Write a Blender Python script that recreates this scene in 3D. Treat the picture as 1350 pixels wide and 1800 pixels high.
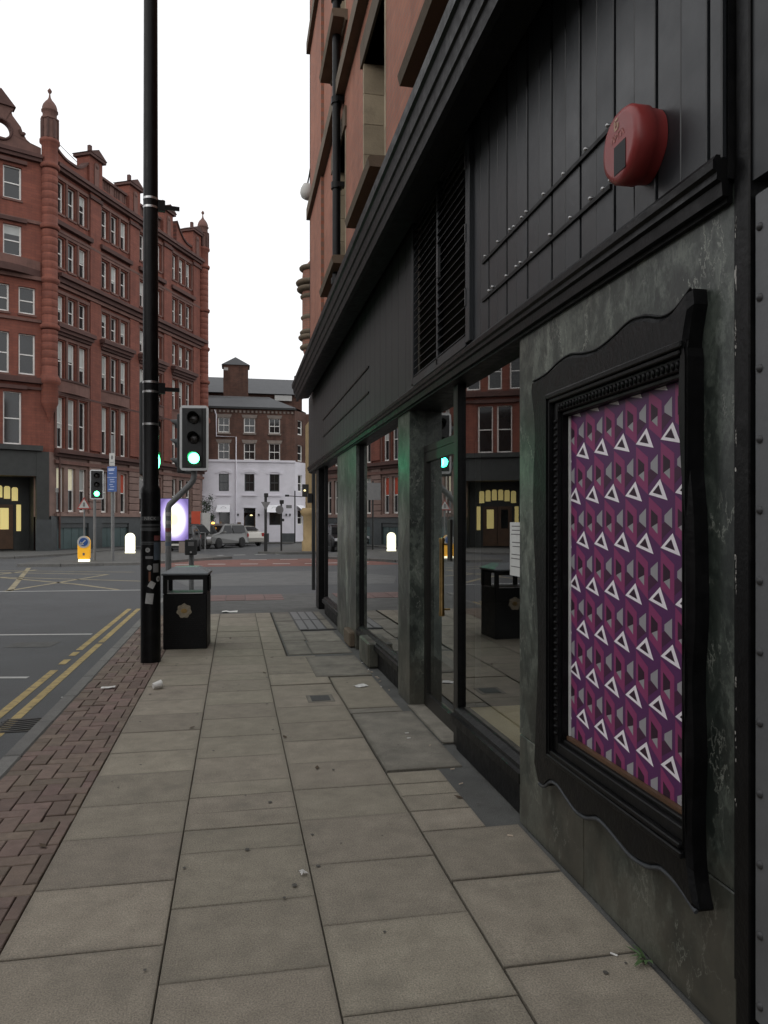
import bpy, math, random
from mathutils import Matrix, Vector
random.seed(7)
R = math.radians
sc = bpy.context.scene
for o in list(bpy.data.objects): bpy.data.objects.remove(o)

# ---------------------------------------------------------------- camera
YAW = math.atan(261 / 1330.0)
cam = bpy.data.cameras.new('camera'); camo = bpy.data.objects.new('camera', cam)
sc.collection.objects.link(camo); sc.camera = camo
cam.sensor_width = 36; cam.sensor_height = 36; cam.sensor_fit = 'AUTO'
cam.lens = 36 * 1330 / 1800.0
cam.shift_y = 18 / 1800.0
cam.clip_start = 0.05; cam.clip_end = 3000
camo.location = (0, 0, 1.6); camo.rotation_euler = (R(90), 0, -YAW)

# ---------------------------------------------------------------- sky, sun, exposure
SUN_EL, SUN_ROT = R(14), R(235)
w = bpy.data.worlds.new('World'); sc.world = w; w.use_nodes = True
nt = w.node_tree; nt.nodes.clear()
sky = nt.nodes.new('ShaderNodeTexSky'); sky.sky_type = 'NISHITA'; sky.sun_disc = False
sky.sun_elevation = SUN_EL; sky.sun_rotation = SUN_ROT; sky.air_density = 1.0; sky.dust_density = 4.0; sky.ozone_density = 1.0
hsv = nt.nodes.new('ShaderNodeHueSaturation'); hsv.inputs['Saturation'].default_value = 0.25
mixn = nt.nodes.new('ShaderNodeMix'); mixn.data_type = 'RGBA'
mixn.inputs[0].default_value = 0.88                      # an even layer of cloud over the clear sky
mixn.inputs[7].default_value = (8.7, 8.75, 8.9, 1)
bg = nt.nodes.new('ShaderNodeBackground'); bg.inputs[1].default_value = 0.142
wo = nt.nodes.new('ShaderNodeOutputWorld')
nt.links.new(sky.outputs[0], hsv.inputs['Color']); nt.links.new(hsv.outputs[0], mixn.inputs[6])
nt.links.new(mixn.outputs[2], bg.inputs[0]); nt.links.new(bg.outputs[0], wo.inputs[0])
sl = bpy.data.lights.new('sun', 'SUN'); sl.energy = 0.5; sl.angle = R(25); sl.color = (1, .96, .92)
so = bpy.data.objects.new('sun', sl); sc.collection.objects.link(so)
so.rotation_euler = (R(90) - SUN_EL, 0, R(180) - SUN_ROT)
sc.view_settings.view_transform = 'Standard'; sc.view_settings.look = 'None'
sc.view_settings.exposure = 0.0; sc.view_settings.gamma = 1.0; sc.view_settings.use_curve_mapping = False
sc.cycles.max_bounces = 6; sc.cycles.glossy_bounces = 4; sc.cycles.transparent_max_bounces = 12
sc.cycles.caustics_reflective = False; sc.cycles.caustics_refractive = False

# ---------------------------------------------------------------- helpers
WM = {}
def _link(o, M, parent):
    sc.collection.objects.link(o)
    if parent is not None:
        o.parent = parent; o.matrix_parent_inverse = WM[parent.name].inverted()
    o.matrix_basis = M; WM[o.name] = M.copy()
def T(x=0, y=0, z=0, rz=0): return Matrix.Translation((x, y, z)) @ Matrix.Rotation(rz, 4, 'Z')
def thing(name, label, cat, M=None, group=None):
    o = bpy.data.objects.new(name, None); o.empty_display_size = .2
    _link(o, M or Matrix(), None); tag(o, label, cat, group); return o
def tag(o, label=None, cat=None, group=None, kind=None):
    if label: o['label'] = label
    if cat: o['category'] = cat
    if group: o['group'] = group
    if kind: o['kind'] = kind
    return o
def place(name, me, parent=None, M=None):
    o = bpy.data.objects.new(name, me); _link(o, M or Matrix(), parent); return o
def copy_tree(src, M, parent=None):
    """a copy of a thing and its parts, moved rigidly so that src's frame becomes M"""
    D = M @ WM[src.name].inverted()
    c = src.copy()
    c.parent = None; c.matrix_parent_inverse = Matrix(); _link(c, M, parent)
    for ch in [k for k in src.children]: copy_tree(ch, D @ WM[ch.name], c)
    return c

class MB:
    def __init__(s): s.v = []; s.f = []; s.m = []; s.sm = []
    def add(s, vs, fs, m=0, smooth=False):
        b = len(s.v); s.v += [tuple(p) for p in vs]
        for f in fs: s.f.append(tuple(b + i for i in f)); s.m.append(m); s.sm.append(smooth)
        return s
    def box(s, x0, x1, y0, y1, z0, z1, m=0):
        if x0 > x1: x0, x1 = x1, x0
        if y0 > y1: y0, y1 = y1, y0
        if z0 > z1: z0, z1 = z1, z0
        return s.add([(x0,y0,z0),(x1,y0,z0),(x1,y1,z0),(x0,y1,z0),(x0,y0,z1),(x1,y0,z1),(x1,y1,z1),(x0,y1,z1)],
              [(3,2,1,0),(4,5,6,7),(0,1,5,4),(1,2,6,5),(2,3,7,6),(3,0,4,7)], m)
    def quad(s, a, b, c, d, m=0): return s.add([a,b,c,d], [(0,1,2,3)], m)
    def prism(s, poly, d0, d1, axis='y', m=0, smooth=False):
        """poly in the two other axes (x,z for y; y,z for x; x,y for z), pushed from d0 to d1"""
        def P(p, d):
            a, b = p
            return {'y': (a, d, b), 'x': (d, a, b), 'z': (a, b, d)}[axis]
        n = len(poly)
        s.add([P(p, d0) for p in poly], [tuple(range(n))], m)
        s.add([P(p, d1) for p in poly], [tuple(reversed(range(n)))], m)
        vs = [P(p, d0) for p in poly] + [P(p, d1) for p in poly]
        return s.add(vs, [(i, n + i, n + (i+1) % n, (i+1) % n) for i in range(n)], m, smooth)
    def tube(s, path, r, n=12, m=0, cap=True, smooth=True):
        path = [Vector(p) for p in path]; rs = r if isinstance(r, (list, tuple)) else [r] * len(path)
        rings = []; up = None
        for i, p in enumerate(path):
            a = path[max(i-1, 0)]; b = path[min(i+1, len(path)-1)]; d = (b - a)
            if d.length < 1e-9: d = Vector((0,0,1))
            d.normalize()
            if up is None: up = Vector((0,0,1)) if abs(d.z) < .9 else Vector((1,0,0))
            u = up - d * up.dot(d); u.normalize(); up = u; v = d.cross(u)
            rings.append([p + (u*math.cos(2*math.pi*k/n) + v*math.sin(2*math.pi*k/n)) * rs[i] for k in range(n)])
        vs = [q for rg in rings for q in rg]; fs = []
        for i in range(len(path)-1):
            for k in range(n): fs.append((i*n+k, i*n+(k+1)%n, (i+1)*n+(k+1)%n, (i+1)*n+k))
        s.add(vs, fs, m, smooth)
        if cap:
            s.add(rings[0], [tuple(reversed(range(n)))], m); s.add(rings[-1], [tuple(range(n))], m)
        return s
    def lathe(s, prof, n=16, m=0, c=(0,0), smooth=True, a0=0, sides=None):
        vs = []; k_ = len(prof)
        for (r, z) in prof:
            for k in range(n):
                a = a0 + 2*math.pi*k/n; vs.append((c[0] + r*math.cos(a), c[1] + r*math.sin(a), z))
        fs = [(i*n+k, i*n+(k+1)%n, (i+1)*n+(k+1)%n, (i+1)*n+k) for i in range(k_-1) for k in range(n)]
        s.add(vs, fs, m, smooth)
        s.add([vs[k] for k in range(n)], [tuple(reversed(range(n)))], m)
        s.add([vs[(k_-1)*n+k] for k in range(n)], [tuple(range(n))], m)
        return s
    def sheet(s, xs, zs, hole, y0, y1, m=0, mr=None):
        """wall in the xz plane from y0 (front) to y1 (back) with rectangular openings; hole(xm, zm) -> bool"""
        mr = m if mr is None else mr
        nx, nz = len(xs)-1, len(zs)-1
        so = [[not hole((xs[i]+xs[i+1])/2, (zs[j]+zs[j+1])/2) for j in range(nz)] for i in range(nx)]
        for i in range(nx):
            for j in range(nz):
                if not so[i][j]: continue
                a, b, c, d = xs[i], xs[i+1], zs[j], zs[j+1]
                s.quad((a,y0,c),(b,y0,c),(b,y0,d),(a,y0,d), m); s.quad((b,y1,c),(a,y1,c),(a,y1,d),(b,y1,d), m)
                if i == 0 or not so[i-1][j]: s.quad((a,y1,c),(a,y0,c),(a,y0,d),(a,y1,d), mr)
                if i == nx-1 or not so[i+1][j]: s.quad((b,y0,c),(b,y1,c),(b,y1,d),(b,y0,d), mr)
                if j == 0 or not so[i][j-1]: s.quad((a,y1,c),(b,y1,c),(b,y0,c),(a,y0,c), mr)
                if j == nz-1 or not so[i][j+1]: s.quad((a,y0,d),(b,y0,d),(b,y1,d),(a,y1,d), mr)
        return s
    def mesh(s, name, mats, M=None, bevel=0):
        me = bpy.data.meshes.new(name)
        me.from_pydata([tuple(M @ Vector(v)) for v in s.v] if M else s.v, [], s.f)
        for mt in (mats if isinstance(mats, (list, tuple)) else [mats]): me.materials.append(mt)
        me.polygons.foreach_set('material_index', s.m); me.polygons.foreach_set('use_smooth', s.sm)
        if bevel:
            import bmesh
            bm = bmesh.new(); bm.from_mesh(me); bmesh.ops.remove_doubles(bm, verts=bm.verts, dist=1e-5)
            bmesh.ops.bevel(bm, geom=[e for e in bm.edges if len(e.link_faces) == 2 and e.calc_face_angle(0) > .5],
                            offset=bevel, segments=1, affect='EDGES', profile=.5)
            bm.to_mesh(me); bm.free()
        me.update(); return me
    def obj(s, name, mats, parent=None, M=None, bevel=0):
        return place(name, s.mesh(name, mats, bevel=bevel), parent, M)
def box_part(name, mt, parent, x0, x1, y0, y1, z0, z1, M=None, bevel=0):
    return MB().box(x0, x1, y0, y1, z0, z1).obj(name, mt, parent, M, bevel)

# ---------------------------------------------------------------- materials
def lin(c):
    return tuple(((x/255)/12.92 if x/255 <= .04045 else ((x/255+.055)/1.055)**2.4) for x in c) + (1,)
def material(name):
    m = bpy.data.materials.new(name); m.use_nodes = True
    nt = m.node_tree; return m, nt, nt.nodes['Principled BSDF']
def N(nt, t, **kw):
    n = nt.nodes.new(t)
    for k, v in kw.items(): setattr(n, k, v)
    return n
def rough_mat(name, col, rough=.7, var=.25, scale=6, bump=.0, bscale=60, spec=.5, metal=0, rnd=0, stain=0, stain_scale=1.2, stain_col=(.02,.018,.015), speck=0, hue=0, rvar=0, streak=0, streak_col=(.05,.05,.048), streak_axis=2, edge=0, edge_col=(.05,.046,.038), edge_w=.05):
    """a base colour with mottling, per-piece variation, stains and fine relief"""
    m, nt, p = material(name); L = nt.links.new
    co = N(nt, 'ShaderNodeTexCoord'); src = co.outputs['Object']
    oi = N(nt, 'ShaderNodeObjectInfo')
    ad = N(nt, 'ShaderNodeVectorMath', operation='MULTIPLY_ADD')
    cb = N(nt, 'ShaderNodeCombineXYZ'); L(oi.outputs['Random'], cb.inputs[0]); L(oi.outputs['Random'], cb.inputs[1])
    L(cb.outputs[0], ad.inputs[0]); ad.inputs[1].default_value = (37, 53, 0); L(src, ad.inputs[2]); src = ad.outputs[0]
    n1 = N(nt, 'ShaderNodeTexNoise'); n1.inputs['Scale'].default_value = scale; n1.inputs['Detail'].default_value = 6; n1.inputs['Roughness'].default_value = .62
    L(src, n1.inputs['Vector'])
    mr = N(nt, 'ShaderNodeMapRange'); mr.inputs[1].default_value = .25; mr.inputs[2].default_value = .75
    mr.inputs[3].default_value = 1 - var; mr.inputs[4].default_value = 1 + var; L(n1.outputs['Fac'], mr.inputs[0])
    val = mr.outputs[0]
    if rnd:
        r2 = N(nt, 'ShaderNodeMapRange'); r2.inputs[3].default_value = 1 - rnd; r2.inputs[4].default_value = 1 + rnd
        L(oi.outputs['Random'], r2.inputs[0])
        mm = N(nt, 'ShaderNodeMath', operation='MULTIPLY'); L(val, mm.inputs[0]); L(r2.outputs[0], mm.inputs[1]); val = mm.outputs[0]
    if speck:
        n3 = N(nt, 'ShaderNodeTexNoise'); n3.inputs['Scale'].default_value = 150; n3.inputs['Detail'].default_value = 5; n3.inputs['Roughness'].default_value = .7; L(src, n3.inputs['Vector'])
        r3 = N(nt, 'ShaderNodeMapRange'); r3.inputs[1].default_value = .3; r3.inputs[2].default_value = .7; r3.inputs[3].default_value = 1-speck; r3.inputs[4].default_value = 1+speck
        L(n3.outputs['Fac'], r3.inputs[0])
        mm = N(nt, 'ShaderNodeMath', operation='MULTIPLY'); L(val, mm.inputs[0]); L(r3.outputs[0], mm.inputs[1]); val = mm.outputs[0]
    vm = N(nt, 'ShaderNodeVectorMath', operation='SCALE'); vm.inputs[0].default_value = col[:3]; L(val, vm.inputs['Scale'])
    colour = vm.outputs[0]
    if hue:
        hs = N(nt, 'ShaderNodeHueSaturation'); r4 = N(nt, 'ShaderNodeMapRange'); r4.inputs[3].default_value = .5-hue; r4.inputs[4].default_value = .5+hue
        wn = N(nt, 'ShaderNodeMath', operation='FRACT'); wm_ = N(nt, 'ShaderNodeMath', operation='MULTIPLY'); wm_.inputs[1].default_value = 7.31
        L(oi.outputs['Random'], wm_.inputs[0]); L(wm_.outputs[0], wn.inputs[0]); L(wn.outputs[0], r4.inputs[0]); L(r4.outputs[0], hs.inputs['Hue'])
        L(colour, hs.inputs['Color']); colour = hs.outputs[0]
    if stain:
        n2 = N(nt, 'ShaderNodeTexNoise'); n2.inputs['Scale'].default_value = stain_scale; n2.inputs['Detail'].default_value = 8; n2.inputs['Roughness'].default_value = .7
        L(src, n2.inputs['Vector'])
        r5 = N(nt, 'ShaderNodeMapRange'); r5.inputs[1].default_value = .5; r5.inputs[2].default_value = .72; r5.inputs[4].default_value = stain; L(n2.outputs['Fac'], r5.inputs[0])
        mx = N(nt, 'ShaderNodeMix', data_type='RGBA'); L(r5.outputs[0], mx.inputs[0]); L(colour, mx.inputs[6]); mx.inputs[7].default_value = stain_col[:3] + (1,)
        colour = mx.outputs[2]
    if streak:
        mp = N(nt, 'ShaderNodeMapping'); scv = [9, 9, 9]; scv[streak_axis] = .35; mp.inputs['Scale'].default_value = scv; L(src, mp.inputs[0])
        ns = N(nt, 'ShaderNodeTexNoise'); ns.inputs['Scale'].default_value = 1.6; ns.inputs['Detail'].default_value = 7; ns.inputs['Roughness'].default_value = .7; L(mp.outputs[0], ns.inputs['Vector'])
        rs = N(nt, 'ShaderNodeMapRange'); rs.inputs[1].default_value = .5; rs.inputs[2].default_value = .78; rs.inputs[4].default_value = streak; L(ns.outputs['Fac'], rs.inputs[0])
        mx = N(nt, 'ShaderNodeMix', data_type='RGBA'); L(rs.outputs[0], mx.inputs[0]); L(colour, mx.inputs[6]); mx.inputs[7].default_value = streak_col + (1,); colour = mx.outputs[2]
    if edge:
        sg = N(nt, 'ShaderNodeSeparateXYZ'); L(co.outputs['Generated'], sg.inputs[0]); ds = []
        for q in (0, 1):
            f1 = N(nt, 'ShaderNodeMath', operation='SUBTRACT'); f1.inputs[1].default_value = .5; L(sg.outputs[q], f1.inputs[0])
            f2 = N(nt, 'ShaderNodeMath', operation='ABSOLUTE'); L(f1.outputs[0], f2.inputs[0]); ds.append(f2.outputs[0])
        mxm = N(nt, 'ShaderNodeMath', operation='MAXIMUM'); L(ds[0], mxm.inputs[0]); L(ds[1], mxm.inputs[1])
        ne = N(nt, 'ShaderNodeTexNoise'); ne.inputs['Scale'].default_value = 7; ne.inputs['Detail'].default_value = 8; ne.inputs['Roughness'].default_value = .7; L(src, ne.inputs['Vector'])
        ma = N(nt, 'ShaderNodeMath', operation='MULTIPLY_ADD'); ma.inputs[1].default_value = .22; L(ne.outputs['Fac'], ma.inputs[0]); L(mxm.outputs[0], ma.inputs[2])
        re_ = N(nt, 'ShaderNodeMapRange'); re_.inputs[1].default_value = .61 - edge_w; re_.inputs[2].default_value = .62; re_.inputs[4].default_value = edge; L(ma.outputs[0], re_.inputs[0])
        mx = N(nt, 'ShaderNodeMix', data_type='RGBA'); L(re_.outputs[0], mx.inputs[0]); L(colour, mx.inputs[6]); mx.inputs[7].default_value = edge_col + (1,); colour = mx.outputs[2]
    L(colour, p.inputs['Base Color'])
    p.inputs['Roughness'].default_value = rough; p.inputs['Metallic'].default_value = metal
    p.inputs['Specular IOR Level'].default_value = spec
    if rvar:
        r6 = N(nt, 'ShaderNodeMapRange'); r6.inputs[1].default_value = .3; r6.inputs[2].default_value = .7; r6.inputs[3].default_value = rough - rvar; r6.inputs[4].default_value = rough + rvar
        L(n1.outputs['Fac'], r6.inputs[0]); L(r6.outputs[0], p.inputs['Roughness'])
    if bump:
        nb = N(nt, 'ShaderNodeTexNoise'); nb.inputs['Scale'].default_value = bscale; nb.inputs['Detail'].default_value = 4; L(src, nb.inputs['Vector'])
        b = N(nt, 'ShaderNodeBump'); b.inputs['Strength'].default_value = bump; b.inputs['Distance'].default_value = .01
        L(nb.outputs['Fac'], b.inputs['Height']); L(b.outputs[0], p.inputs['Normal'])
    return m
def emit_mat(name, col, strength):
    m, nt, p = material(name); p.inputs['Base Color'].default_value = col
    p.inputs['Emission Color'].default_value = col; p.inputs['Emission Strength'].default_value = strength
    return m
def brick_mat(name, c1, c2, mortar, bw=.225, rh=.075, axes='xz', bump=.4, stain=.35, msize=.012):
    m, nt, p = material(name); L = nt.links.new
    co = N(nt, 'ShaderNodeTexCoord'); sp = N(nt, 'ShaderNodeSeparateXYZ'); L(co.outputs['Object'], sp.inputs[0])
    cb = N(nt, 'ShaderNodeCombineXYZ'); ix = {'x': 0, 'y': 1, 'z': 2}
    L(sp.outputs[ix[axes[0]]], cb.inputs[0]); L(sp.outputs[ix[axes[1]]], cb.inputs[1])
    b = N(nt, 'ShaderNodeTexBrick'); L(cb.outputs[0], b.inputs['Vector'])
    b.inputs['Scale'].default_value = 1; b.inputs['Brick Width'].default_value = bw; b.inputs['Row Height'].default_value = rh
    b.inputs['Mortar Size'].default_value = msize; b.inputs['Mortar Smooth'].default_value = .2
    b.inputs['Color1'].default_value = c1 + (1,); b.inputs['Color2'].default_value = c2 + (1,); b.inputs['Mortar'].default_value = mortar + (1,)
    n = N(nt, 'ShaderNodeTexNoise'); n.inputs['Scale'].default_value = 1.1; n.inputs['Detail'].default_value = 8; n.inputs['Roughness'].default_value = .65
    L(co.outputs['Object'], n.inputs['Vector'])
    r = N(nt, 'ShaderNodeMapRange'); r.inputs[1].default_value = .3; r.inputs[2].default_value = .75; r.inputs[3].default_value = 1.15; r.inputs[4].default_value = 1.1 - stain
    L(n.outputs['Fac'], r.inputs[0])
    v = N(nt, 'ShaderNodeVectorMath', operation='SCALE'); L(b.outputs['Color'], v.inputs[0]); L(r.outputs[0], v.inputs['Scale'])
    mp = N(nt, 'ShaderNodeMapping'); mp.inputs['Scale'].default_value = (1.6, 1.6, .12); L(co.outputs['Object'], mp.inputs[0])
    n2 = N(nt, 'ShaderNodeTexNoise'); n2.inputs['Scale'].default_value = 1.5; n2.inputs['Detail'].default_value = 7; n2.inputs['Roughness'].default_value = .7; L(mp.outputs[0], n2.inputs['Vector'])
    r2 = N(nt, 'ShaderNodeMapRange'); r2.inputs[1].default_value = .45; r2.inputs[2].default_value = .75; r2.inputs[3].default_value = 1.0; r2.inputs[4].default_value = 1 - stain; L(n2.outputs['Fac'], r2.inputs[0])
    v2 = N(nt, 'ShaderNodeVectorMath', operation='SCALE'); L(v.outputs[0], v2.inputs[0]); L(r2.outputs[0], v2.inputs['Scale']); v = v2
    L(v.outputs[0], p.inputs['Base Color']); p.inputs['Roughness'].default_value = .85
    bp = N(nt, 'ShaderNodeBump'); bp.inputs['Strength'].default_value = bump; bp.inputs['Distance'].default_value = .008; bp.invert = True
    L(b.outputs['Fac'], bp.inputs['Height']); L(bp.outputs[0], p.inputs['Normal'])
    return m
def marble_mat():
    m, nt, p = material('green_marble'); L = nt.links.new
    co = N(nt, 'ShaderNodeTexCoord'); oi = N(nt, 'ShaderNodeObjectInfo')
    mp = N(nt, 'ShaderNodeMapping'); mp.inputs['Rotation'].default_value = (.5, .3, 0); mp.inputs['Scale'].default_value = (1.3, 1.3, .75); L(co.outputs['Object'], mp.inputs[0])
    w1 = N(nt, 'ShaderNodeTexNoise'); w1.inputs['Scale'].default_value = 2.2; w1.inputs['Detail'].default_value = 9; w1.inputs['Roughness'].default_value = .65; L(mp.outputs[0], w1.inputs['Vector'])
    ad = N(nt, 'ShaderNodeVectorMath', operation='MULTIPLY_ADD'); ad.inputs[1].default_value = (1.3, 1.3, 1.3)
    L(w1.outputs['Color'], ad.inputs[0]); L(mp.outputs[0], ad.inputs[2])
    n1 = N(nt, 'ShaderNodeTexNoise'); n1.inputs['Scale'].default_value = 2.0; n1.inputs['Detail'].default_value = 11; n1.inputs['Roughness'].default_value = .70; L(ad.outputs[0], n1.inputs['Vector'])
    cr = N(nt, 'ShaderNodeValToRGB'); e = cr.color_ramp.elements
    e[0].position = .41; e[0].color = (.015, .020, .017, 1); e[1].position = .66; e[1].color = (.27, .29, .25, 1)
    k = e.new(.49); k.color = (.040, .050, .042, 1); k = e.new(.545); k.color = (.085, .100, .085, 1); k = e.new(.60); k.color = (.14, .16, .135, 1)
    L(n1.outputs['Fac'], cr.inputs[0])
    vo = N(nt, 'ShaderNodeTexVoronoi', feature='DISTANCE_TO_EDGE'); vo.inputs['Scale'].default_value = 2.7; L(ad.outputs[0], vo.inputs['Vector'])
    r = N(nt, 'ShaderNodeMapRange'); r.inputs[1].default_value = .0; r.inputs[2].default_value = .022; r.inputs[3].default_value = 1; r.inputs[4].default_value = 0; L(vo.outputs['Distance'], r.inputs[0])
    n2 = N(nt, 'ShaderNodeTexNoise'); n2.inputs['Scale'].default_value = 4; n2.inputs['Detail'].default_value = 3; L(mp.outputs[0], n2.inputs['Vector'])
    r2 = N(nt, 'ShaderNodeMapRange'); r2.inputs[1].default_value = .46; r2.inputs[2].default_value = .64; r2.inputs[4].default_value = .7; L(n2.outputs['Fac'], r2.inputs[0])
    mu = N(nt, 'ShaderNodeMath', operation='MULTIPLY'); L(r.outputs[0], mu.inputs[0]); L(r2.outputs[0], mu.inputs[1])
    mx = N(nt, 'ShaderNodeMix', data_type='RGBA'); L(mu.outputs[0], mx.inputs[0]); L(cr.outputs[0], mx.inputs[6]); mx.inputs[7].default_value = (.42, .44, .38, 1)
    # splashed street dirt, with a shape of its own
    sp = N(nt, 'ShaderNodeSeparateXYZ'); L(co.outputs['Object'], sp.inputs[0])
    n3 = N(nt, 'ShaderNodeTexNoise'); n3.inputs['Scale'].default_value = 5; n3.inputs['Detail'].default_value = 7; L(co.outputs['Object'], n3.inputs['Vector'])
    hh = N(nt, 'ShaderNodeMath', operation='MULTIPLY_ADD'); hh.inputs[1].default_value = 1.1; L(n3.outputs['Fac'], hh.inputs[0]); L(sp.outputs[2], hh.inputs[2])
    r3 = N(nt, 'ShaderNodeMapRange'); r3.inputs[1].default_value = .65; r3.inputs[2].default_value = 1.15; r3.inputs[3].default_value = .55; r3.inputs[4].default_value = 0; L(hh.outputs[0], r3.inputs[0])
    mx2 = N(nt, 'ShaderNodeMix', data_type='RGBA'); L(r3.outputs[0], mx2.inputs[0]); L(mx.outputs[2], mx2.inputs[6]); mx2.inputs[7].default_value = (.115, .105, .082, 1)
    L(mx2.outputs[2], p.inputs['Base Color'])
    r4 = N(nt, 'ShaderNodeMapRange'); r4.inputs[3].default_value = .22; r4.inputs[4].default_value = .5; L(n3.outputs['Fac'], r4.inputs[0]); L(r4.outputs[0], p.inputs['Roughness'])
    return m
def glass_mat(name, boost=1.0, tint=(1, 1, 1), rough=.0, ior=1.55, dirt=0.03):
    m = bpy.data.materials.new(name); m.use_nodes = True; nt = m.node_tree; nt.nodes.clear(); L = nt.links.new
    out = N(nt, 'ShaderNodeOutputMaterial'); fr = N(nt, 'ShaderNodeFresnel'); fr.inputs[0].default_value = ior
    mu = N(nt, 'ShaderNodeMath', operation='MULTIPLY'); mu.inputs[1].default_value = boost; mu.use_clamp = True; L(fr.outputs[0], mu.inputs[0])
    ge = N(nt, 'ShaderNodeNewGeometry'); sub = N(nt, 'ShaderNodeMath', operation='SUBTRACT'); sub.inputs[0].default_value = 1; L(ge.outputs['Backfacing'], sub.inputs[1])
    m2 = N(nt, 'ShaderNodeMath', operation='MULTIPLY'); L(mu.outputs[0], m2.inputs[0]); L(sub.outputs[0], m2.inputs[1])
    tr = N(nt, 'ShaderNodeBsdfTransparent'); tr.inputs[0].default_value = tint + (1,)
    gl = N(nt, 'ShaderNodeBsdfGlossy'); gl.inputs['Roughness'].default_value = rough
    df = N(nt, 'ShaderNodeBsdfDiffuse'); df.inputs[0].default_value = (.5, .5, .47, 1)
    md = N(nt, 'ShaderNodeMixShader'); co = N(nt, 'ShaderNodeTexCoord'); nz = N(nt, 'ShaderNodeTexNoise'); nz.inputs['Scale'].default_value = 3; nz.inputs['Detail'].default_value = 8
    L(co.outputs['Object'], nz.inputs['Vector']); rr = N(nt, 'ShaderNodeMapRange'); rr.inputs[1].default_value = .4; rr.inputs[2].default_value = .8; rr.inputs[4].default_value = dirt; L(nz.outputs['Fac'], rr.inputs[0])
    L(rr.outputs[0], md.inputs[0]); L(tr.outputs[0], md.inputs[1]); L(df.outputs[0], md.inputs[2])
    mx = N(nt, 'ShaderNodeMixShader'); L(m2.outputs[0], mx.inputs[0]); L(md.outputs[0], mx.inputs[1]); L(gl.outputs[0], mx.inputs[2]); L(mx.outputs[0], out.inputs[0])
    return m

M = {}
M['asphalt'] = rough_mat('asphalt', (.085, .088, .09), .8, .22, 1.3, .5, 140, .4, stain=.35, stain_scale=.35, stain_col=(.05, .05, .05), speck=.3, rvar=.1)
M['asphalt_old'] = rough_mat('asphalt_patch', (.12, .122, .12), .85, .2, 2, .5, 120, .4, speck=.3)
M['tarmac'] = rough_mat('footway_tarmac', (.10, .10, .095), .85, .3, 3, .5, 120, .4, stain=.5, stain_scale=2.5, stain_col=(.05, .047, .04), speck=.25)
M['slab'] = rough_mat('concrete_flag', (.266, .234, .184), .78, .2, 7, .4, 150, .4, rnd=.12, stain=.5, stain_scale=3.2, stain_col=(.135, .122, .098), speck=.5, hue=.006, edge=.4, edge_col=(.12, .108, .085), edge_w=.05)
M['slab_old'] = rough_mat('old_stone_flag', (.215, .198, .165), .8, .3, 5, .6, 70, .4, rnd=.15, stain=.55, stain_scale=3, stain_col=(.075, .068, .058), speck=.25, edge=.5, edge_col=(.08, .072, .056), edge_w=.07)
M['joint'] = rough_mat('joint_dirt', (.062, .056, .046), .95, .4, 20, .5, 60, .2)
M['paver'] = rough_mat('clay_paver', (.172, .126, .102), .8, .22, 14, .4, 120, .4, rnd=.2, stain=.5, stain_scale=6, stain_col=(.10, .085, .075), speck=.15, hue=.02)
M['kerb'] = rough_mat('granite_kerb', (.15, .147, .138), .7, .2, 12, .3, 120, .4, rnd=.12, speck=.3, stain=.3, stain_scale=3)
M['yellow_line'] = rough_mat('yellow_road_paint', (.38, .29, .12), .75, .3, 5, .3, 120, .4, stain=1.0, stain_scale=11, stain_col=(.09, .085, .07))
M['white_line'] = rough_mat('white_road_paint', (.48, .48, .46), .75, .25, 5, .3, 120, .4, stain=.7, stain_scale=5, stain_col=(.12, .12, .115))
M['box_line'] = rough_mat('worn_yellow_paint', (.30, .26, .17), .75, .3, 5, .3, 120, .4, stain=.85, stain_scale=4, stain_col=(.10, .098, .09))
M['red_road'] = rough_mat('red_surfacing', (.17, .075, .06), .8, .25, 2, .4, 120, .4, stain=.5, stain_scale=1.5, stain_col=(.10, .07, .06))
M['tactile'] = rough_mat('red_tactile', (.17, .11, .10), .8, .2, 8, .3, 120, .4, rnd=.12, stain=.4, stain_scale=4)
M['iron'] = rough_mat('cast_iron', (.035, .034, .033), .6, .3, 30, .3, 120, .5, rnd=.1)
M['marble'] = marble_mat()
M['black'] = rough_mat('black_gloss_paint', (.004, .004, .0045), .40, .3, 12, .2, 50, .18, rvar=.1, streak=.25, streak_col=(.022, .021, .02), stain=.25, stain_scale=6, stain_col=(.02, .02, .019))
M['black_matt'] = rough_mat('black_satin_paint', (.005, .005, .0055), .5, .3, 14, .15, 60, .22, rvar=.1, stain=.3, stain_scale=5, stain_col=(.025, .024, .022))
M['board'] = rough_mat('painted_board', (.017, .0195, .0225), .42, .12, 3, .08, 30, .5, rnd=.2, rvar=.08, streak=.35, streak_col=(.032, .034, .036))
M['fascia2'] = rough_mat('brown_black_boarding', (.019, .0185, .019), .55, .15, 6, .1, 60, .5)
M['chip'] = rough_mat('chipped_paint', (.42, .41, .38), .8, .2, 30)
M['glass'] = glass_mat('shop_glass', 2.5, (.93, .95, .94), dirt=.004)
M['bronze'] = rough_mat('bronze_frame', (.018, .017, .015), .42, .25, 10, .1, 60, .3)
M['brass'] = rough_mat('aged_brass', (.34, .23, .095), .4, .25, 20, metal=1.0)
M['steel'] = rough_mat('brushed_steel', (.45, .45, .45), .4, .1, 20, metal=1.0)
M['galv'] = rough_mat('galvanised_post', (.16, .165, .165), .55, .2, 12, .1, 60, .5, stain=.3, stain_scale=6)
M['grey_door'] = rough_mat('grey_steel_door', (.12, .125, .13), .5, .12, 5, .1, 60, .5, stain=.2, stain_scale=4)
M['rivet'] = rough_mat('dark_rivet', (.05, .05, .052), .5, .1, 10)
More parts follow.
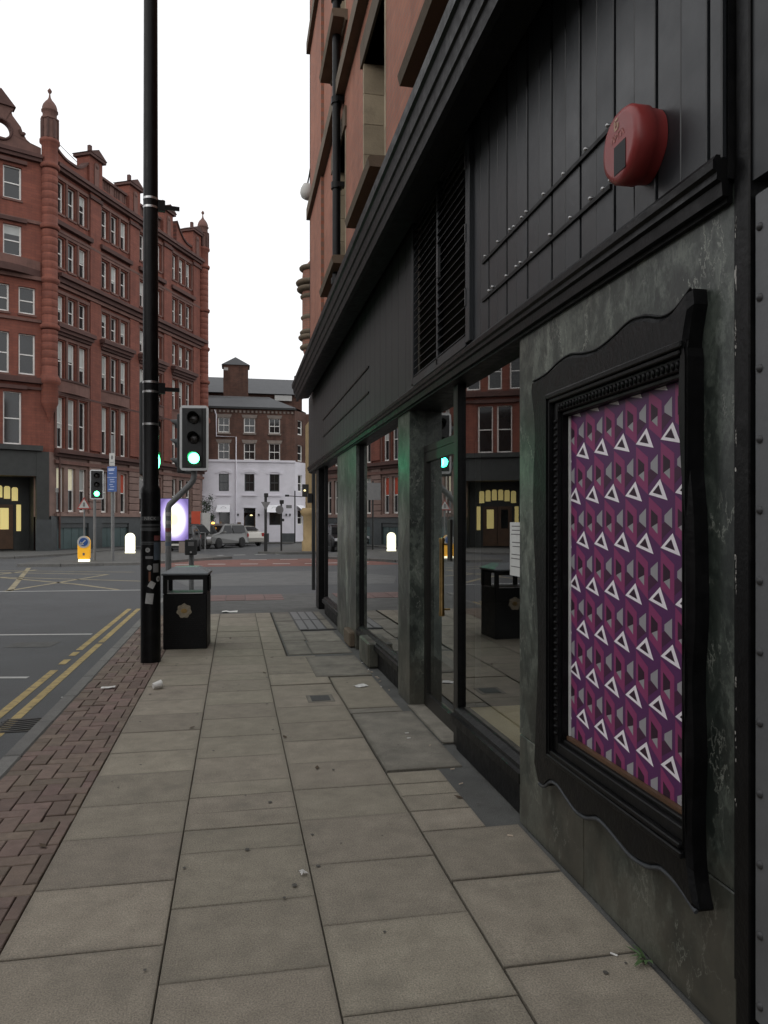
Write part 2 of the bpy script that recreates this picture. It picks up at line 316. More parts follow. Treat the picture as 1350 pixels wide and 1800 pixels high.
M['red_plastic'] = rough_mat('red_alarm_plastic', (.27, .036, .034), .42, .15, 10, .05, 60, .5, stain=.12, stain_scale=5, stain_col=(.18, .08, .07), rvar=.06)
M['wall_brick_y'] = brick_mat('orange_brick', (.32, .125, .075), (.27, .10, .06), (.20, .12, .09), axes='yz', bump=.5, msize=.006)
M['buff'] = rough_mat('buff_stone', (.30, .245, .17), .85, .2, 3, .35, 60, .3, rnd=.12, stain=.5, stain_scale=2.5, stain_col=(.09, .07, .05))
M['sooty'] = rough_mat('sooty_stone', (.11, .085, .06), .85, .3, 3, .4, 60, .3, rnd=.2, stain=.5, stain_scale=3, stain_col=(.03, .026, .022))
M['tan_floor'] = rough_mat('tan_plywood', (.72, .58, .35), .7, .12, 3, .05, 30, .3, stain=.2, stain_scale=3, stain_col=(.3, .23, .14))
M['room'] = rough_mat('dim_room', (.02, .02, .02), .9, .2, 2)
M['room_pale'] = rough_mat('pale_partition', (.20, .21, .20), .9, .05, 1)
M['paper'] = rough_mat('paper', (.62, .63, .61), .8, .06, 8)
M['ink'] = rough_mat('grey_ink', (.16, .16, .16), .8, .1, 8)
# poster inks
for k, c in dict(p_purple=(.108, .027, .118), p_dark=(.036, .011, .030), p_red=(.27, .045, .148), p_mid=(.066, .018, .056), p_grey=(.35, .34, .36), p_white=(.95, .90, .95)).items():
    M[k] = rough_mat('poster_' + k[2:], c + (1,), .42, .06, 4, .04, 9, .3)
# far buildings
M['terracotta'] = brick_mat('red_terracotta', (.225, .072, .046), (.185, .058, .039), (.13, .052, .04), .45, .15, 'xz', .3, .35, .008)
M['terra_trim'] = rough_mat('terracotta_trim', (.15, .078, .063), .8, .25, 1.4, .3, 20, .4, rnd=.12, stain=.45, stain_scale=.8, stain_col=(.05, .028, .023), streak=.5, streak_col=(.045, .027, .022))
M['terra_dark'] = rough_mat('sooty_terracotta', (.085, .042, .035), .8, .25, 1.4, .3, 20, .4, rnd=.15, stain=.5, stain_scale=1, stain_col=(.04, .024, .02))
M['pink_stone'] = rough_mat('brown_pink_stone', (.24, .16, .135), .8, .2, 1.5, .3, 20, .4, rnd=.1, stain=.4, stain_scale=1, stain_col=(.09, .06, .05))
M['portal'] = rough_mat('black_granite', (.032, .035, .033), .5, .25, 3, .1, 40, .5, rnd=.1)
M['granite'] = rough_mat('dark_granite', (.055, .062, .064), .5, .2, 3, .1, 40, .5, rnd=.1)
M['teal'] = rough_mat('dull_teal_panel', (.07, .11, .11), .5, .3, 2, .1, 20, .5, stain=.5, stain_scale=2)
M['white_frame'] = rough_mat('white_sash_paint', (.82, .81, .77), .6, .08, 4)
M['pane'] = rough_mat('dark_window_pane', (.018, .02, .021), .06, .4, .6, spec=.7)
M['blind'] = rough_mat('pale_blind', (.44, .46, .44), .8, .08, 3, rnd=.15)
M['blind_lit'] = emit_mat('lit_blind', (.75, .70, .50, 1), .22)
M['lit_pane'] = emit_mat('lit_fanlight', (.95, .78, .30, 1), .42)
M['orange_sign'] = rough_mat('orange_red_blind', (.5, .07, .03), .6, .1, 4)
M['wood_door'] = rough_mat('brown_door', (.10, .052, .026), .5, .3, 3)
M['slate'] = rough_mat('slate_roof', (.066, .068, .072), .7, .2, 3, .3, 8, .4, stain=.3, stain_scale=1.5)
M['brown_brick'] = brick_mat('brown_brick', (.14, .062, .042), (.10, .048, .036), (.12, .08, .06), .225, .075, 'xz', .3, .55, .008)
M['white_wall'] = rough_mat('white_painted_wall', (.76, .74, .79), .8, .08, 1.2, .15, 12, .3, stain=.18, stain_scale=.9, stain_col=(.3, .29, .3))
M['lintel'] = rough_mat('grey_lintel', (.22, .185, .16), .8, .2, 3, rnd=.1)
M['awning'] = rough_mat('white_awning', (.90, .90, .92), .7, .04, 3)
M['sandstone'] = rough_mat('yellow_sandstone', (.33, .245, .13), .85, .2, 1.8, .4, 20, .3, rnd=.12, stain=.4, stain_scale=1.2, stain_col=(.12, .085, .05))
M['leaf'] = rough_mat('dark_leaf', (.035, .055, .03), .6, .35, 2, rnd=.2)
M['weed'] = rough_mat('weed_leaf', (.06, .11, .035), .6, .3, 20)
M['bark'] = rough_mat('bark', (.06, .045, .035), .9, .3, 20, .4, 40)
M['green_on'] = emit_mat('green_signal_on', (.07, 1.0, .30, 1), 13)
M['lens_off'] = rough_mat('unlit_lens', (.02, .018, .016), .25, .2, 20, spec=.6)
M['signal_black'] = rough_mat('signal_black', (.016, .017, .017), .55, .2, 10)
M['signal_white'] = rough_mat('signal_board_edge', (.64, .66, .66), .6, .08, 8)
M['yellow_plastic'] = rough_mat('yellow_bollard', (.70, .36, .02), .5, .08, 6)
M['white_glow'] = emit_mat('lit_bollard', (1, .96, .70, 1), 1.6)
M['yellow_glow'] = emit_mat('lit_yellow_bollard', (.85, .42, .02, 1), .35)
M['blue'] = rough_mat('blue_sign', (.015, .07, .25), .5, .1, 6)
M['blue_pale'] = rough_mat('pale_blue_print', (.35, .42, .6), .5, .1, 6)
M['white_sign'] = rough_mat('white_sign', (.45, .45, .43), .6, .1, 6)
M['red_sign'] = rough_mat('red_sign', (.32, .06, .05), .6, .1, 6)
M['sign_back'] = rough_mat('grey_sign_back', (.17, .17, .17), .6, .15, 6)
M['tyre'] = rough_mat('tyre', (.02, .02, .02), .85, .2, 20)
M['alloy'] = rough_mat('alloy_wheel', (.35, .35, .36), .4, .1, 10, metal=.8)
M['car_glass'] = rough_mat('car_glass', (.008, .009, .010), .12, .2, 1, spec=.25)
for k, c in dict(car_grey=(.045, .05, .055), car_silver=(.15, .15, .145), car_white=(.55, .53, .48), car_black=(.012, .013, .015)).items():
    M[k] = rough_mat(k + '_paint', c, .28, .06, 3, metal=.25, spec=.6)
M['tail'] = rough_mat('tail_light', (.35, .015, .012), .25, .1, 6)
M['head_lamp'] = rough_mat('head_lamp', (.6, .6, .62), .2, .1, 6)
M['amber_on'] = emit_mat('amber_on', (1, .42, .06, 1), 6)
M['plate'] = rough_mat('number_plate', (.6, .6, .55), .6, .1, 6)
M['gold'] = rough_mat('gold_emblem', (.30, .26, .19), .55, .35, 30, metal=.3)
M['bin_lid'] = rough_mat('grey_bin_lid', (.12, .13, .145), .45, .15, 6, .05, 40, .5, stain=.3, stain_scale=8, stain_col=(.3, .3, .3))
M['gum'] = rough_mat('gum', (.085, .078, .068), .8, .3, 40)
M['lens_dark'] = rough_mat('smoked_lens', (.012, .013, .015), .5, .1, 10, spec=.2)
M['rim_highlight'] = rough_mat('grey_rim_highlight', (.055, .06, .066), .55, .35, 25, .2, 60, .4)  # lighter grey paints in the light caught by the frame's lower rim
M['litter'] = rough_mat('white_litter', (.72, .71, .68), .8, .1, 20)
M['butt'] = rough_mat('cigarette_butt', (.55, .45, .35), .8, .2, 40)
M['dead_leaf'] = rough_mat('dead_leaf', (.07, .045, .025), .8, .3, 30)
M['lamp_amber_soft'] = emit_mat('lit_doorway', (1, .86, .45, 1), 1.2)
# ================================================================ GROUND
ZR = -0.11
road = MB(); road.quad((-400, -60, ZR), (400, -60, ZR), (400, 900, ZR), (-400, 900, ZR))
road = tag(road.obj('road', M['asphalt']), kind='structure')
def strip(name, x0, y0, x1, y1, wd, mt, lift=.004):
    d = Vector((x1-x0, y1-y0, 0)); n = Vector((-d.y, d.x, 0)).normalized() * wd/2; a = Vector((x0, y0, ZR+lift)); b = Vector((x1, y1, ZR+lift))
    return MB().quad(a-n, b-n, b+n, a+n).obj(name, mt, road)
def poly_sheet(name, pts, mt, z, parent):
    return MB().add([(x, y, z) for x, y in pts], [tuple(range(len(pts)))]).obj(name, mt, parent)
# wavering double yellow lines, broken where worn
for xb, gaps in ((-2.05, [(9.3, 9.65), (10.0, 10.25), (10.55, 10.7)]), (-1.875, [(11.2, 11.32)])):
    ys = [2.0]
    for a, b in gaps: ys += [a, b]
    ys.append(15.6)
    for a, b in zip(ys[::2], ys[1::2]): strip('yellow_line', xb, a, xb, b, .085, M['yellow_line'])
strip('white_line', -9.0, 13.1, -2.15, 12.19, .10, M['white_line']); strip('white_line', -8, 9.9, -2.24, 8.92, .09, M['white_line'])
strip('white_line', -16, 20.7, -1.9, 19.85, .12, M['white_line'])
for a, b, c, d in ((-11, 29.5, -4.3, 22.1), (-4.3, 22.1, -2.9, 20.05), (-5.6, 20.15, -4.1, 26.0), (-9.2, 20.4, -7.0, 29.0), (-13, 25.5, -7.4, 20.3), (-13.5, 30.3, -4.1, 26.0), (-8.6, 26.2, -2.2, 22.6), (-7.6, 30.4, -5.5, 20.2)):
    strip('box_junction_line', a, b, c, d, .15, M['box_line'])
strip('white_line', -13, 30.6, -3.4, 27.0, .12, M['box_line'], .006)
poly_sheet('red_cycle_lane', [(-3.6, 29.9), (9, 29.2), (9, 36.2), (.4, 35.3), (-2.2, 34.6), (-3.2, 32)], M['red_road'], ZR+.004, road)
poly_sheet('resurfaced_patch', [(-1.2, 20.6), (6, 20.4), (6.4, 27.2), (-.3, 26.0), (-1.9, 23.5)], M['asphalt_old'], ZR+.005, road)
for i in range(9): strip('lane_dash', -2.4 + i*1.3, 31.6 - i*.09, -1.7 + i*1.3, 31.5 - i*.09, .28, M['white_line'], .008)
for i in range(6): strip('lane_dash', .6 + i*1.4, 34.9, 1.4 + i*1.4, 34.9, .25, M['white_line'], .008)
for i in range(7): strip('lane_dash', -4.5 + i*1.1, 38.6 + i*.35, -3.9 + i*1.1, 38.8 + i*.35, .35, M['white_line'], .008)
# gully grate at the kerb
g = thing('gully_grate', 'rusty slotted gully grate in the gutter beside the double yellow lines', 'drain', T(-1.78, 6.83, ZR))
fr = MB()
for a in (-.22, .2): fr.box(-.17, .17, a, a+.02, -.03, .008)
for a in (-.17, .15): fr.box(a, a+.02, -.2, .2, -.03, .008)
fr.obj('grate_frame', M['iron'], g, T(-1.78, 6.83, ZR))
MB().quad((-.15, -.2, .002), (.15, -.2, .002), (.15, .2, .002), (-.15, .2, .002)).obj('pit', M['joint'], g, T(-1.78, 6.83, ZR))
for i in range(6): box_part('bar', M['iron'], g, -.145, .145, -.17+i*.065, -.14+i*.065, .003, .010, T(-1.78, 6.83, ZR, .25))
# manhole-like dark repair in the carriageway
MB().quad((-3.1, 11.1, ZR+.004), (-2.5, 11.05, ZR+.004), (-2.45, 11.5, ZR+.004), (-3.05, 11.55, ZR+.004)).obj('tar_repair', M['tarmac'], road)

# ---------------------------------------------------------------- near footway
KX0, KX1, BX, A_, B_, C_, WX = -1.563, -1.437, -.857, -.263, .338, .942, 1.49
pav = MB()
pts = [(KX0+.02, -4), (3.2, -4), (3.2, 17.2), (.3, 17.2)]
arc = [(-.2 + 1.363*math.cos(a), 15.9 + 1.3*math.sin(a)) for a in [R(95 + i*10) for i in range(9)]]
pts += arc
pav.prism(pts, ZR-.05, -.018, 'z')
pavement = tag(pav.obj('pavement', M['joint']), kind='structure')
poly_sheet('tarmac_apron', [(KX1, 13.52), (1.49, 13.52), (4, 14.3), (4, 17.1), (.3, 17.1)] + [(-.2 + 1.24*math.cos(a), 15.85 + 1.25*math.sin(a)) for a in [R(95 + i*10) for i in range(9)]], M['tarmac'], -.004, pavement)
poly_sheet('tarmac_strip', [(1.28, 2.0), (1.60, 2.0), (1.75, 14.2), (1.28, 14.2)], M['tarmac'], -.007, pavement)
poly_sheet('tarmac_strip', [(.62, 9.15), (1.49, 8.9), (1.49, 13.52), (.62, 13.52)], M['tarmac'], -.010, pavement)
def slab(x0, x1, y0, y1, mt=None, name='paving_slab', dz=0, gap=.0026, top=0.0, skew=0):
    cx, cy = (x0+x1)/2, (y0+y1)/2; hx, hy = (x1-x0)/2-gap, (y1-y0)/2-gap
    b = .0035; zt = top + random.uniform(-.0015, .0025) + dz; tx, ty = random.uniform(-.004, .004), random.uniform(-.004, .004)
    def P(x, y, z): return (x, y + skew*x, z + tx*x + ty*y)
    vs = [P(-hx,-hy,-.03),P(hx,-hy,-.03),P(hx,hy,-.03),P(-hx,hy,-.03),
          P(-hx,-hy,-b),P(hx,-hy,-b),P(hx,hy,-b),P(-hx,hy,-b), P(-hx+b,-hy+b,0),P(hx-b,-hy+b,0),P(hx-b,hy-b,0),P(-hx+b,hy-b,0)]
    fs = [(8,9,10,11)]
    for k in range(4):
        n = (k+1) % 4; fs += [(k, n, 4+n, 4+k), (4+k, 4+n, 8+n, 8+k)]
    return MB().add(vs, fs).obj(name, mt or M['slab'], pavement, T(cx, cy, zt))
c1 = [1.4, 1.92, 2.45, 2.978, 3.507, 4.039, 4.49, 5.025, 5.5, 6.013, 6.53, 7.05, 7.659, 8.2, 8.75, 9.3, 9.85, 10.4, 10.95, 11.5, 12.05, 12.6, 13.1, 13.52]
c2 = [1.1, 1.65, 2.19, 2.72, 3.243, 3.765, 4.045, 4.27, 4.516, 4.757, 5.264, 5.773, 6.3, 6.785, 7.3, 7.8, 8.142, 8.65, 9.2, 9.7, 10.2, 10.75, 11.3, 11.85, 12.4, 12.95, 13.52]
c3 = [1.3, 1.87, 2.427, 2.988, 3.524, 4.064, 4.538, 5.029, 5.544, 6.049, 6.569, 7.02, 7.5, 8.036, 8.614, 9.09, 9.6, 10.15, 10.7, 11.2, 11.7, 12.25, 12.85, 13.52]
c4 = [.9, 1.45, 2.0, 2.584, 3.255, 3.8, 4.075, 4.314, 4.52, 4.745]
for ys, x0, x1 in ((c1, BX, A_), (c2, A_, B_)):
    for a, b in zip(ys, ys[1:]): slab(x0, x1, a, b)
for a, b in zip(c3, c3[1:]):
    if a < 9.0: slab(B_, C_-.001, a, b, dz=-.006 if abs(a-7.02) < .1 else 0)
    else: slab(B_, .60, a, b)
for a, b in zip(c4, c4[1:]): slab(C_, 1.475 if a < 3.7 else 1.30, a, b, gap=.007)
# old yorkstone flags and the concrete access cover by the shop door
slab(C_, 1.47, 4.76, 6.25, M['slab_old'], 'access_cover', gap=.012, dz=.003)
slab(C_, 1.40, 6.27, 6.42, M['slab_old'], gap=.006)
slab(C_, 1.40, 6.42, 7.75, M['slab'], gap=.01, dz=.002); slab(.80, 1.42, 7.78, 9.0, M['slab_old'], gap=.016, dz=.005)
slab(.62, .80, 7.78, 9.0, M['slab'], gap=.006)
slab(.63, .92, 9.2, 10.3, M['slab_old'], gap=.006); slab(.92, 1.42, 9.2, 10.1, M['slab_old'], gap=.006)
slab(.63, .95, 10.3, 11.1, M['slab_old'], gap=.006); slab(.63, .95, 11.1, 12.3, M['slab_old'], gap=.006); slab(.63, .95, 12.3, 13.5, M['slab_old'], gap=.006)
slab(.95, 1.42, 10.1, 11.1, M['slab_old'], gap=.006)
# small iron stopcock cover let into a flag
sv = thing('stopcock_cover', 'small sunken iron stopcock cover set in a paving slab', 'cover', T(.755, 6.85, 0))
MB().box(-.12, .12, -.135, .135, -.01, .003).obj('surround', M['slab_old'], sv, T(.755, 6.85, 0))
MB().box(-.085, .085, -.10, .10, .003, .006).obj('lid', M['iron'], sv, T(.755, 6.85, 0))
# pavement light: two rows of pale glass blocks in an iron frame
pl = thing('pavement_light', 'iron framed pavement light with pale glass panels near the shop corner', 'pavement light', T(1.2, 12.4, 0))
MB().box(.92, 1.48, 11.22, 13.5, -.01, .004).obj('iron_frame', M['iron'], pl)
for i in range(4):
    for j in range(2):
        box_part('glass_panel', M['slab_old'] if i == 3 else M['sign_back'], pl, .945+i*.134, 1.053+i*.134, 11.27+j*1.13, 12.33+j*1.13, .0, .010)
# ---- block paving: herringbone clay pavers
paver_rects = []
a_ = .1035
for i in range(-12, 14):
    for j in range(-2, 140):
        k = (i - j) % 4
        if k == 0: r = (i, i+2, j, j+1)
        elif k == 2: r = (i, i+1, j-1, j+1)
        else: continue
        x0, x1, y0, y1 = KX1 + r[0]*a_, KX1 + r[1]*a_, 1.0 + r[2]*a_, 1.0 + r[3]*a_
        x0, x1 = max(x0, KX1+.002), min(x1, BX-.002); y0, y1 = max(y0, 1.2), min(y1, 13.5)
        if x1-x0 > .03 and y1-y0 > .03: paver_rects.append((y0, x0, x1, y1))
paver_rects.sort()
def paver_geo(mb, x0, x1, y0, y1, z):
    g_, b = .0028, .004; t = random.uniform(-.025, .025)*.1; u = random.uniform(-.02, .02)*.1
    P = lambda x, y, zz: (x, y, zz + z + t*(x-x0)/.2 + u*(y-y0)/.2)
    a0, a1, b0, b1 = x0+g_, x1-g_, y0+g_, y1-g_
    vs = [P(a0,b0,-.03),P(a1,b0,-.03),P(a1,b1,-.03),P(a0,b1,-.03),P(a0,b0,-b),P(a1,b0,-b),P(a1,b1,-b),P(a0,b1,-b),P(a0+b,b0+b,0),P(a1-b,b0+b,0),P(a1-b,b1-b,0),P(a0+b,b1-b,0)]
    fs = [(8,9,10,11)]
    for k in range(4):
        n = (k+1) % 4; fs += [(k, n, 4+n, 4+k), (4+k, 4+n, 8+n, 8+k)]
    mb.add(vs, fs)
seen = [r for r in paver_rects if r[0] > 2.75]; early = [r for r in paver_rects if r[0] <= 2.75]
near_p = seen[:300]; rest = MB()
for (y0, x0, x1, y1) in early + seen[300:]: paver_geo(rest, x0, x1, y0, y1, random.uniform(-.002, .002))
for (y0, x0, x1, y1) in near_p:
    mb = MB(); cx, cy = (x0+x1)/2, (y0+y1)/2
    z = random.uniform(-.0025, .0025) + (-.007 if random.random() < .05 else 0)
    paver_geo(mb, x0-cx, x1-cx, y0-cy, y1-cy, 0); mb.obj('paver', M['paver'], pavement, T(cx, cy, z))
if rest.f: tag(rest.obj('pavers', M['paver'], pavement), kind='stuff')
# ---- kerb stones
y = 1.0; ks = MB().box(-.063, .063, -.453, .453, -.16, .002).mesh('kerb_stone', M['kerb'], bevel=.012)
while y < 15.7:
    place('kerb_stone', ks, pavement, T(-1.50, y+.456, random.uniform(-.003, .002))); y += .915
def kerb_run(pts, wd, parent, z=.0, mt=None):
    for (x0, y0), (x1, y1) in zip(pts, pts[1:]):
        d = Vector((x1-x0, y1-y0)); ln = d.length
        MB().box(-wd/2, wd/2, -ln/2+.004, ln/2-.004, -.2, .002).obj('kerb_stone', mt or M['kerb'], parent, Matrix.Translation(((x0+x1)/2, (y0+y1)/2, z)) @ Matrix.Rotation(math.atan2(-d.x, d.y), 4, 'Z'), .01)
kerb_run([(-.2 + 1.3*math.cos(a), 15.85 + 1.31*math.sin(a)) for a in [R(180 - i*15) for i in range(7)]], .125, pavement, -.03)
kerb_run([(-.2 + .9*i, 17.16) for i in range(6)], .125, pavement, -.06)
for i in range(4):
    for j in range(3): slab(-.6+i*.4, -.2+i*.4, 15.75+j*.4, 16.15+j*.4, M['tactile'], 'tactile_paver', gap=.006, top=.004)

# ---------------------------------------------------------------- far footways and island
isl = tag(MB().prism([(-8.2, 31.2), (-6.6, 31.0), (-3.6, 31.6), (-1.9, 34.2), (-.2, 36.2), (-1.2, 38.0), (-4.2, 45.2), (-7.0, 44.5), (-8.0, 38)], ZR-.1, 0, 'z').obj('traffic_island', M['tarmac']), kind='structure')
kerb_run([(-8.2, 31.2), (-6.6, 31.0), (-5.1, 31.3), (-3.6, 31.6), (-2.75, 32.9), (-1.9, 34.2), (-1.05, 35.2), (-.2, 36.2)], .16, isl, .004)
farp = tag(MB().prism([(-40, 36.2), (-14.5, 37.0), (-10.2, 38.2), (-8.4, 41.5), (-6.4, 50), (2.2, 66), (2, 90), (-60, 90)], ZR-.1, .0, 'z').obj('far_pavement', M['tarmac']), kind='structure')
kerb_run([(-18, 36.85), (-14.5, 37.0), (-12.3, 37.5), (-10.2, 38.2), (-9.3, 39.8), (-8.4, 41.5), (-7.4, 45.8), (-6.4, 50)], .16, farp, .004)
rp = tag(MB().prism([(1.2, 41.8), (2.6, 40.4), (30, 40), (30, 58), (4.5, 58), (2.2, 47)], ZR-.1, .0, 'z').obj('right_pavement', M['tarmac']), kind='structure')
wp = tag(MB().prism([(-6, 60.0), (30, 59.0), (30, 80), (-6, 80)], ZR-.1, .01, 'z').obj('white_house_pavement', M['tarmac']), kind='structure')
# ================================================================ SHOP (right-hand building)
shop = thing('shop_building', 'black shopfront with green marble piers and orange brick upper storeys', 'building', T(1.49, 8, 0))
def sp(name, mt, *b, bevel=0): return box_part(name, mt, shop, *b, bevel=bevel)
# marble facing: near pier with the picture frame, two pilasters
def marble(y0, y1, z1, depth=.25, x=1.49, name='marble_panel'):
    return MB().box(0, depth, 0, y1-y0, 0, z1).obj(name, M['marble'], shop, T(x, y0, 0), .004)
marble(2.045, 3.07, .47); marble(3.074, 3.83, .47)          # lower course
MB().box(0, .25, 0, 1.785, .474, 2.64).obj('marble_panel', M['marble'], shop, T(1.49, 2.045, 0), .004)
marble(6.433, 6.91, 2.60, .22); marble(9.42, 11.20, 2.60, .22)
marble(13.2, 14.25, 2.60, .05, 1.62)
# broken plinth stones at the pilaster foot
MB().box(0, .2, 0, .62, 0, .28).obj('plinth_stone', M['marble'], shop, T(1.42, 8.15, 0), .02)
MB().box(0, .12, 0, .5, 0, .2).obj('plinth_stone', M['sooty'], shop, T(1.42, 9.55, 0), .02)
# black stile beside the marble with chipped paint, steel door at the picture's edge
sp('stile', M['black'], 1.476, 1.70, 1.968, 2.030, 0.0, 4.1, bevel=.004)
sp('stile', M['black_matt'], 1.482, 1.70, 2.031, 2.044, 0.22, 2.64)
random.seed(3)
for i in range(26):
    zc = random.choice([random.uniform(.75, 1.2), random.uniform(1.35, 1.5), random.uniform(1.7, 2.5), random.uniform(2.1, 2.5)])
    for q in range(random.randint(1, 4)):
        z = zc + random.uniform(-.03, .03); h_ = random.uniform(.003, .018); y = 2.031 + random.uniform(0, .008); w_ = random.uniform(.002, .006); n = 7
        pts = [(y + w_*random.uniform(.5, 1.1)*math.cos(2*math.pi*k/n), z + h_*random.uniform(.5, 1.1)*math.sin(2*math.pi*k/n)) for k in range(n)]
        MB().add([(1.4812, a_, b_) for a_, b_ in pts], [tuple(range(n))]).obj('paint_chip', M['chip'], shop)
sd = sp('steel_door', M['grey_door'], 1.488, 1.58, .7, 1.966, .14, 2.56, bevel=.01)
rv = MB().lathe([(.013, 0), (.011, .005), (.005, .009), (.001, .010)], 10).mesh('rivet', M['rivet'])
for z in [.2 + .205*k for k in range(12)]:
    place('rivet', rv, sd, Matrix.Translation((1.488, 1.937, z)) @ Matrix.Rotation(R(-90), 4, 'Y'))
    place('rivet', rv, sd, Matrix.Translation((1.488, .76, z)) @ Matrix.Rotation(R(-90), 4, 'Y'))
sp('door_step', M['granite'], 1.46, 1.8, .5, 1.967, 0, .125, bevel=.01)
sp('door_head', M['board'], 1.486, 1.58, .5, 1.967, 2.60, 4.1)
# fascia: boards in pairs, a moulding below, a deep cornice above
FX = 1.44
sp('fascia_back', M['black_matt'], FX+.022, 1.75, 2.043, 15.22, 2.64, 4.12)
for k in range(8):
    y0 = 2.121 + k*.2965
    for q in range(2):
        MB().box(0, .02, 0, .1365, 0, 1.38).obj('board', M['board'], shop, T(FX, y0 + q*.139, 2.70), .003)
sp('board', M['board'], FX, FX+.02, 2.046, 2.104, 2.70, 4.08, bevel=.004)
# louvred vent between the two runs of boarding
LY0, LY1 = 4.52, 6.00
sp('vent_back', M['joint'], FX+.012, FX+.02, LY0, LY1, 2.72, 4.06)
for a, b in ((LY0-.05, LY0+.03), (5.21, 5.25), (LY1-.03, LY1+.05)): sp('vent_post', M['board'], FX-.03, FX+.02, a, b, 2.72, 4.06, bevel=.004)
for a, b in ((2.70, 2.77), (4.02, 4.08)): sp('vent_rail', M['board'], FX-.03, FX+.02, LY0+.03, LY1-.03, a, b, bevel=.004)
bl = MB().add([(0,0,0),(-.045,0,-.04),(-.045,0,-.036),(0,0,.006), (0,.66,0),(-.045,.66,-.04),(-.045,.66,-.036),(0,.66,.006)], [(0,1,2,3),(7,6,5,4),(0,4,5,1),(1,5,6,2),(2,6,7,3),(3,7,4,0)]).mesh('louvre_blade', M['board'])
for k in range(21):
    for y0 in (LY0+.03, 5.25): place('louvre_blade', bl, shop, T(FX+.01, y0+.003, 2.81 + k*.058))
for z in (2.95, 3.35, 3.8): sp('vent_hinge', M['rivet'], FX-.037, FX-.03, LY0+.005, LY0+.022, z, z+.11)
sp('vent_handle', M['rivet'], FX-.05, FX-.03, 5.13, 5.17, 3.32, 3.52)
# far run of narrow boarding
for k in range(31):
    y0 = 6.08 + k*.295
    MB().box(0, .02, 0, .288, 0, 1.38).obj('board', M['fascia2'], shop, T(FX+.002, y0, 2.70), .005)
# moulding under the fascia
mo = MB().prism([(FX-.026, 2.695), (FX-.014, 2.712), (FX+.03, 2.712), (FX+.03, 2.59), (FX+.006, 2.59), (FX+.003, 2.632), (FX-.014, 2.638), (FX-.012, 2.66), (FX-.026, 2.668)], 2.05, 15.26, 'y').obj('moulding', M['black'], shop)
# soffit over the recess
sp('soffit', M['black_matt'], FX+.03, 1.95, 2.062, 15.2, 2.575, 2.64)
# cornice
MB().prism([(1.14, 3.91), (1.13, 3.98), (1.115, 3.985), (1.105, 4.06), (1.09, 4.065), (1.08, 4.15), (1.06, 4.16), (1.055, 4.23), (1.08, 4.245), (1.46, 4.42), (1.60, 4.42), (1.60, 4.10), (1.40, 4.10), (1.38, 3.98), (1.20, 3.96), (1.18, 3.91)], -34, 14.55, 'y').obj('cornice', M['black_matt'], shop)
# fixing battens with bolt heads on the boards (an old sign's rails)
bt = MB().lathe([(.009, 0), (.009, .012), (.004, .016)], 8).mesh('bolt', M['steel'])
random.seed(11)
for z in (3.125, 2.90):
    r_ = sp('sign_rail', M['black_matt'], FX-.012, FX, 2.60 if z > 3 else 2.72, 4.28, z, z+.018)
    y = 2.72 + random.uniform(0, .05)
    while y < 4.28:
        place('bolt', bt, r_, Matrix.Translation((FX, y, z+.03+random.uniform(-.006, .008))) @ Matrix.Rotation(R(-90), 4, 'Y')); y += random.choice([.06, .11, .15, .19, .22])
for z in (3.30, 3.02):
    sp('sign_rail', M['black'], FX-.010, FX+.002, 8.2, 12.6, z, z+.02)
# glazing: recess, sills, mullions, door
GX = 1.56
# the display window next to the marble pier
def bay(y0, y1, x=GX, z0=.30, z1=2.575, mull=()):
    f = sp('window_frame', M['black'], x-.03, x+.05, y0, y0+.03, z0, z1)
    g_ = MB().box(x, x+.008, y0+.03, y1-.03, z0, z1).obj('pane', M['glass'], f)
    box_part('jamb', M['black'], f, x-.03, x+.05, y1-.03, y1, z0, z1)
    sill = MB().prism([(x-.075, z0-.10), (x-.075, z0-.045), (x-.05, z0-.04), (x-.045, z0-.02), (x-.01, z0+.003), (x+.05, z0+.003), (x+.05, z0-.10)], y0, y1, 'y').obj('window_sill', M['black'], shop)
    sp('stall_riser', M['black_matt'], x-.03, x+.05, y0, y1, 0, z0-.10)
    return f
bay(3.83, 5.14); bay(6.91, 9.42); bay(11.2, 13.2)
# door: bronze frame, glass leaf, brass pull
DX = 1.64
sp('door_post', M['bronze'], GX-.015, DX+.03, 5.142, 5.27, 0, 2.575, bevel=.004)
db = MB()
for (a, b, c, d) in ((5.275, 5.345, .012, 2.2), (6.34, 6.41, .012, 2.2), (5.345, 6.34, .012, .12), (5.345, 6.34, 2.12, 2.2)): db.box(DX-.025, DX+.025, a, b, c, d)
door = db.obj('door', M['bronze'], shop)
MB().box(DX-.004, DX+.004, 5.345, 6.34, .12, 2.12).obj('pane', M['glass'], door)
MB().tube([(DX-.02, 5.62, .93), (DX-.085, 5.62, .93), (DX-.085, 5.62, .90), (DX-.085, 5.62, 1.46), (DX-.085, 5.62, 1.43), (DX-.02, 5.62, 1.43)], .008, 8).obj('handle_bracket', M['brass'], door)
MB().tube([(DX-.085, 5.62, .88), (DX-.085, 5.62, .90), (DX-.085, 5.62, .93), (DX-.085, 5.62, 1.43), (DX-.085, 5.62, 1.46), (DX-.085, 5.62, 1.48)], [.021, .024, .019, .019, .024, .021], 14).obj('handle', M['brass'], door)
box_part('lock_box', M['bronze'], door, GX-.035, GX-.016, 5.28, 5.36, 1.32, 1.62, bevel=.004)
fan = MB()
fan.box(DX-.025, DX+.025, 5.27, 6.43, 2.205, 2.26)
fl = fan.obj('door_transom', M['bronze'], shop)
MB().box(DX-.004, DX+.004, 5.27, 6.43, 2.26, 2.575).obj('pane', M['glass'], fl)
sp('threshold', M['slab_old'], 1.47, 1.80, 5.28, 6.43, 0, .010)
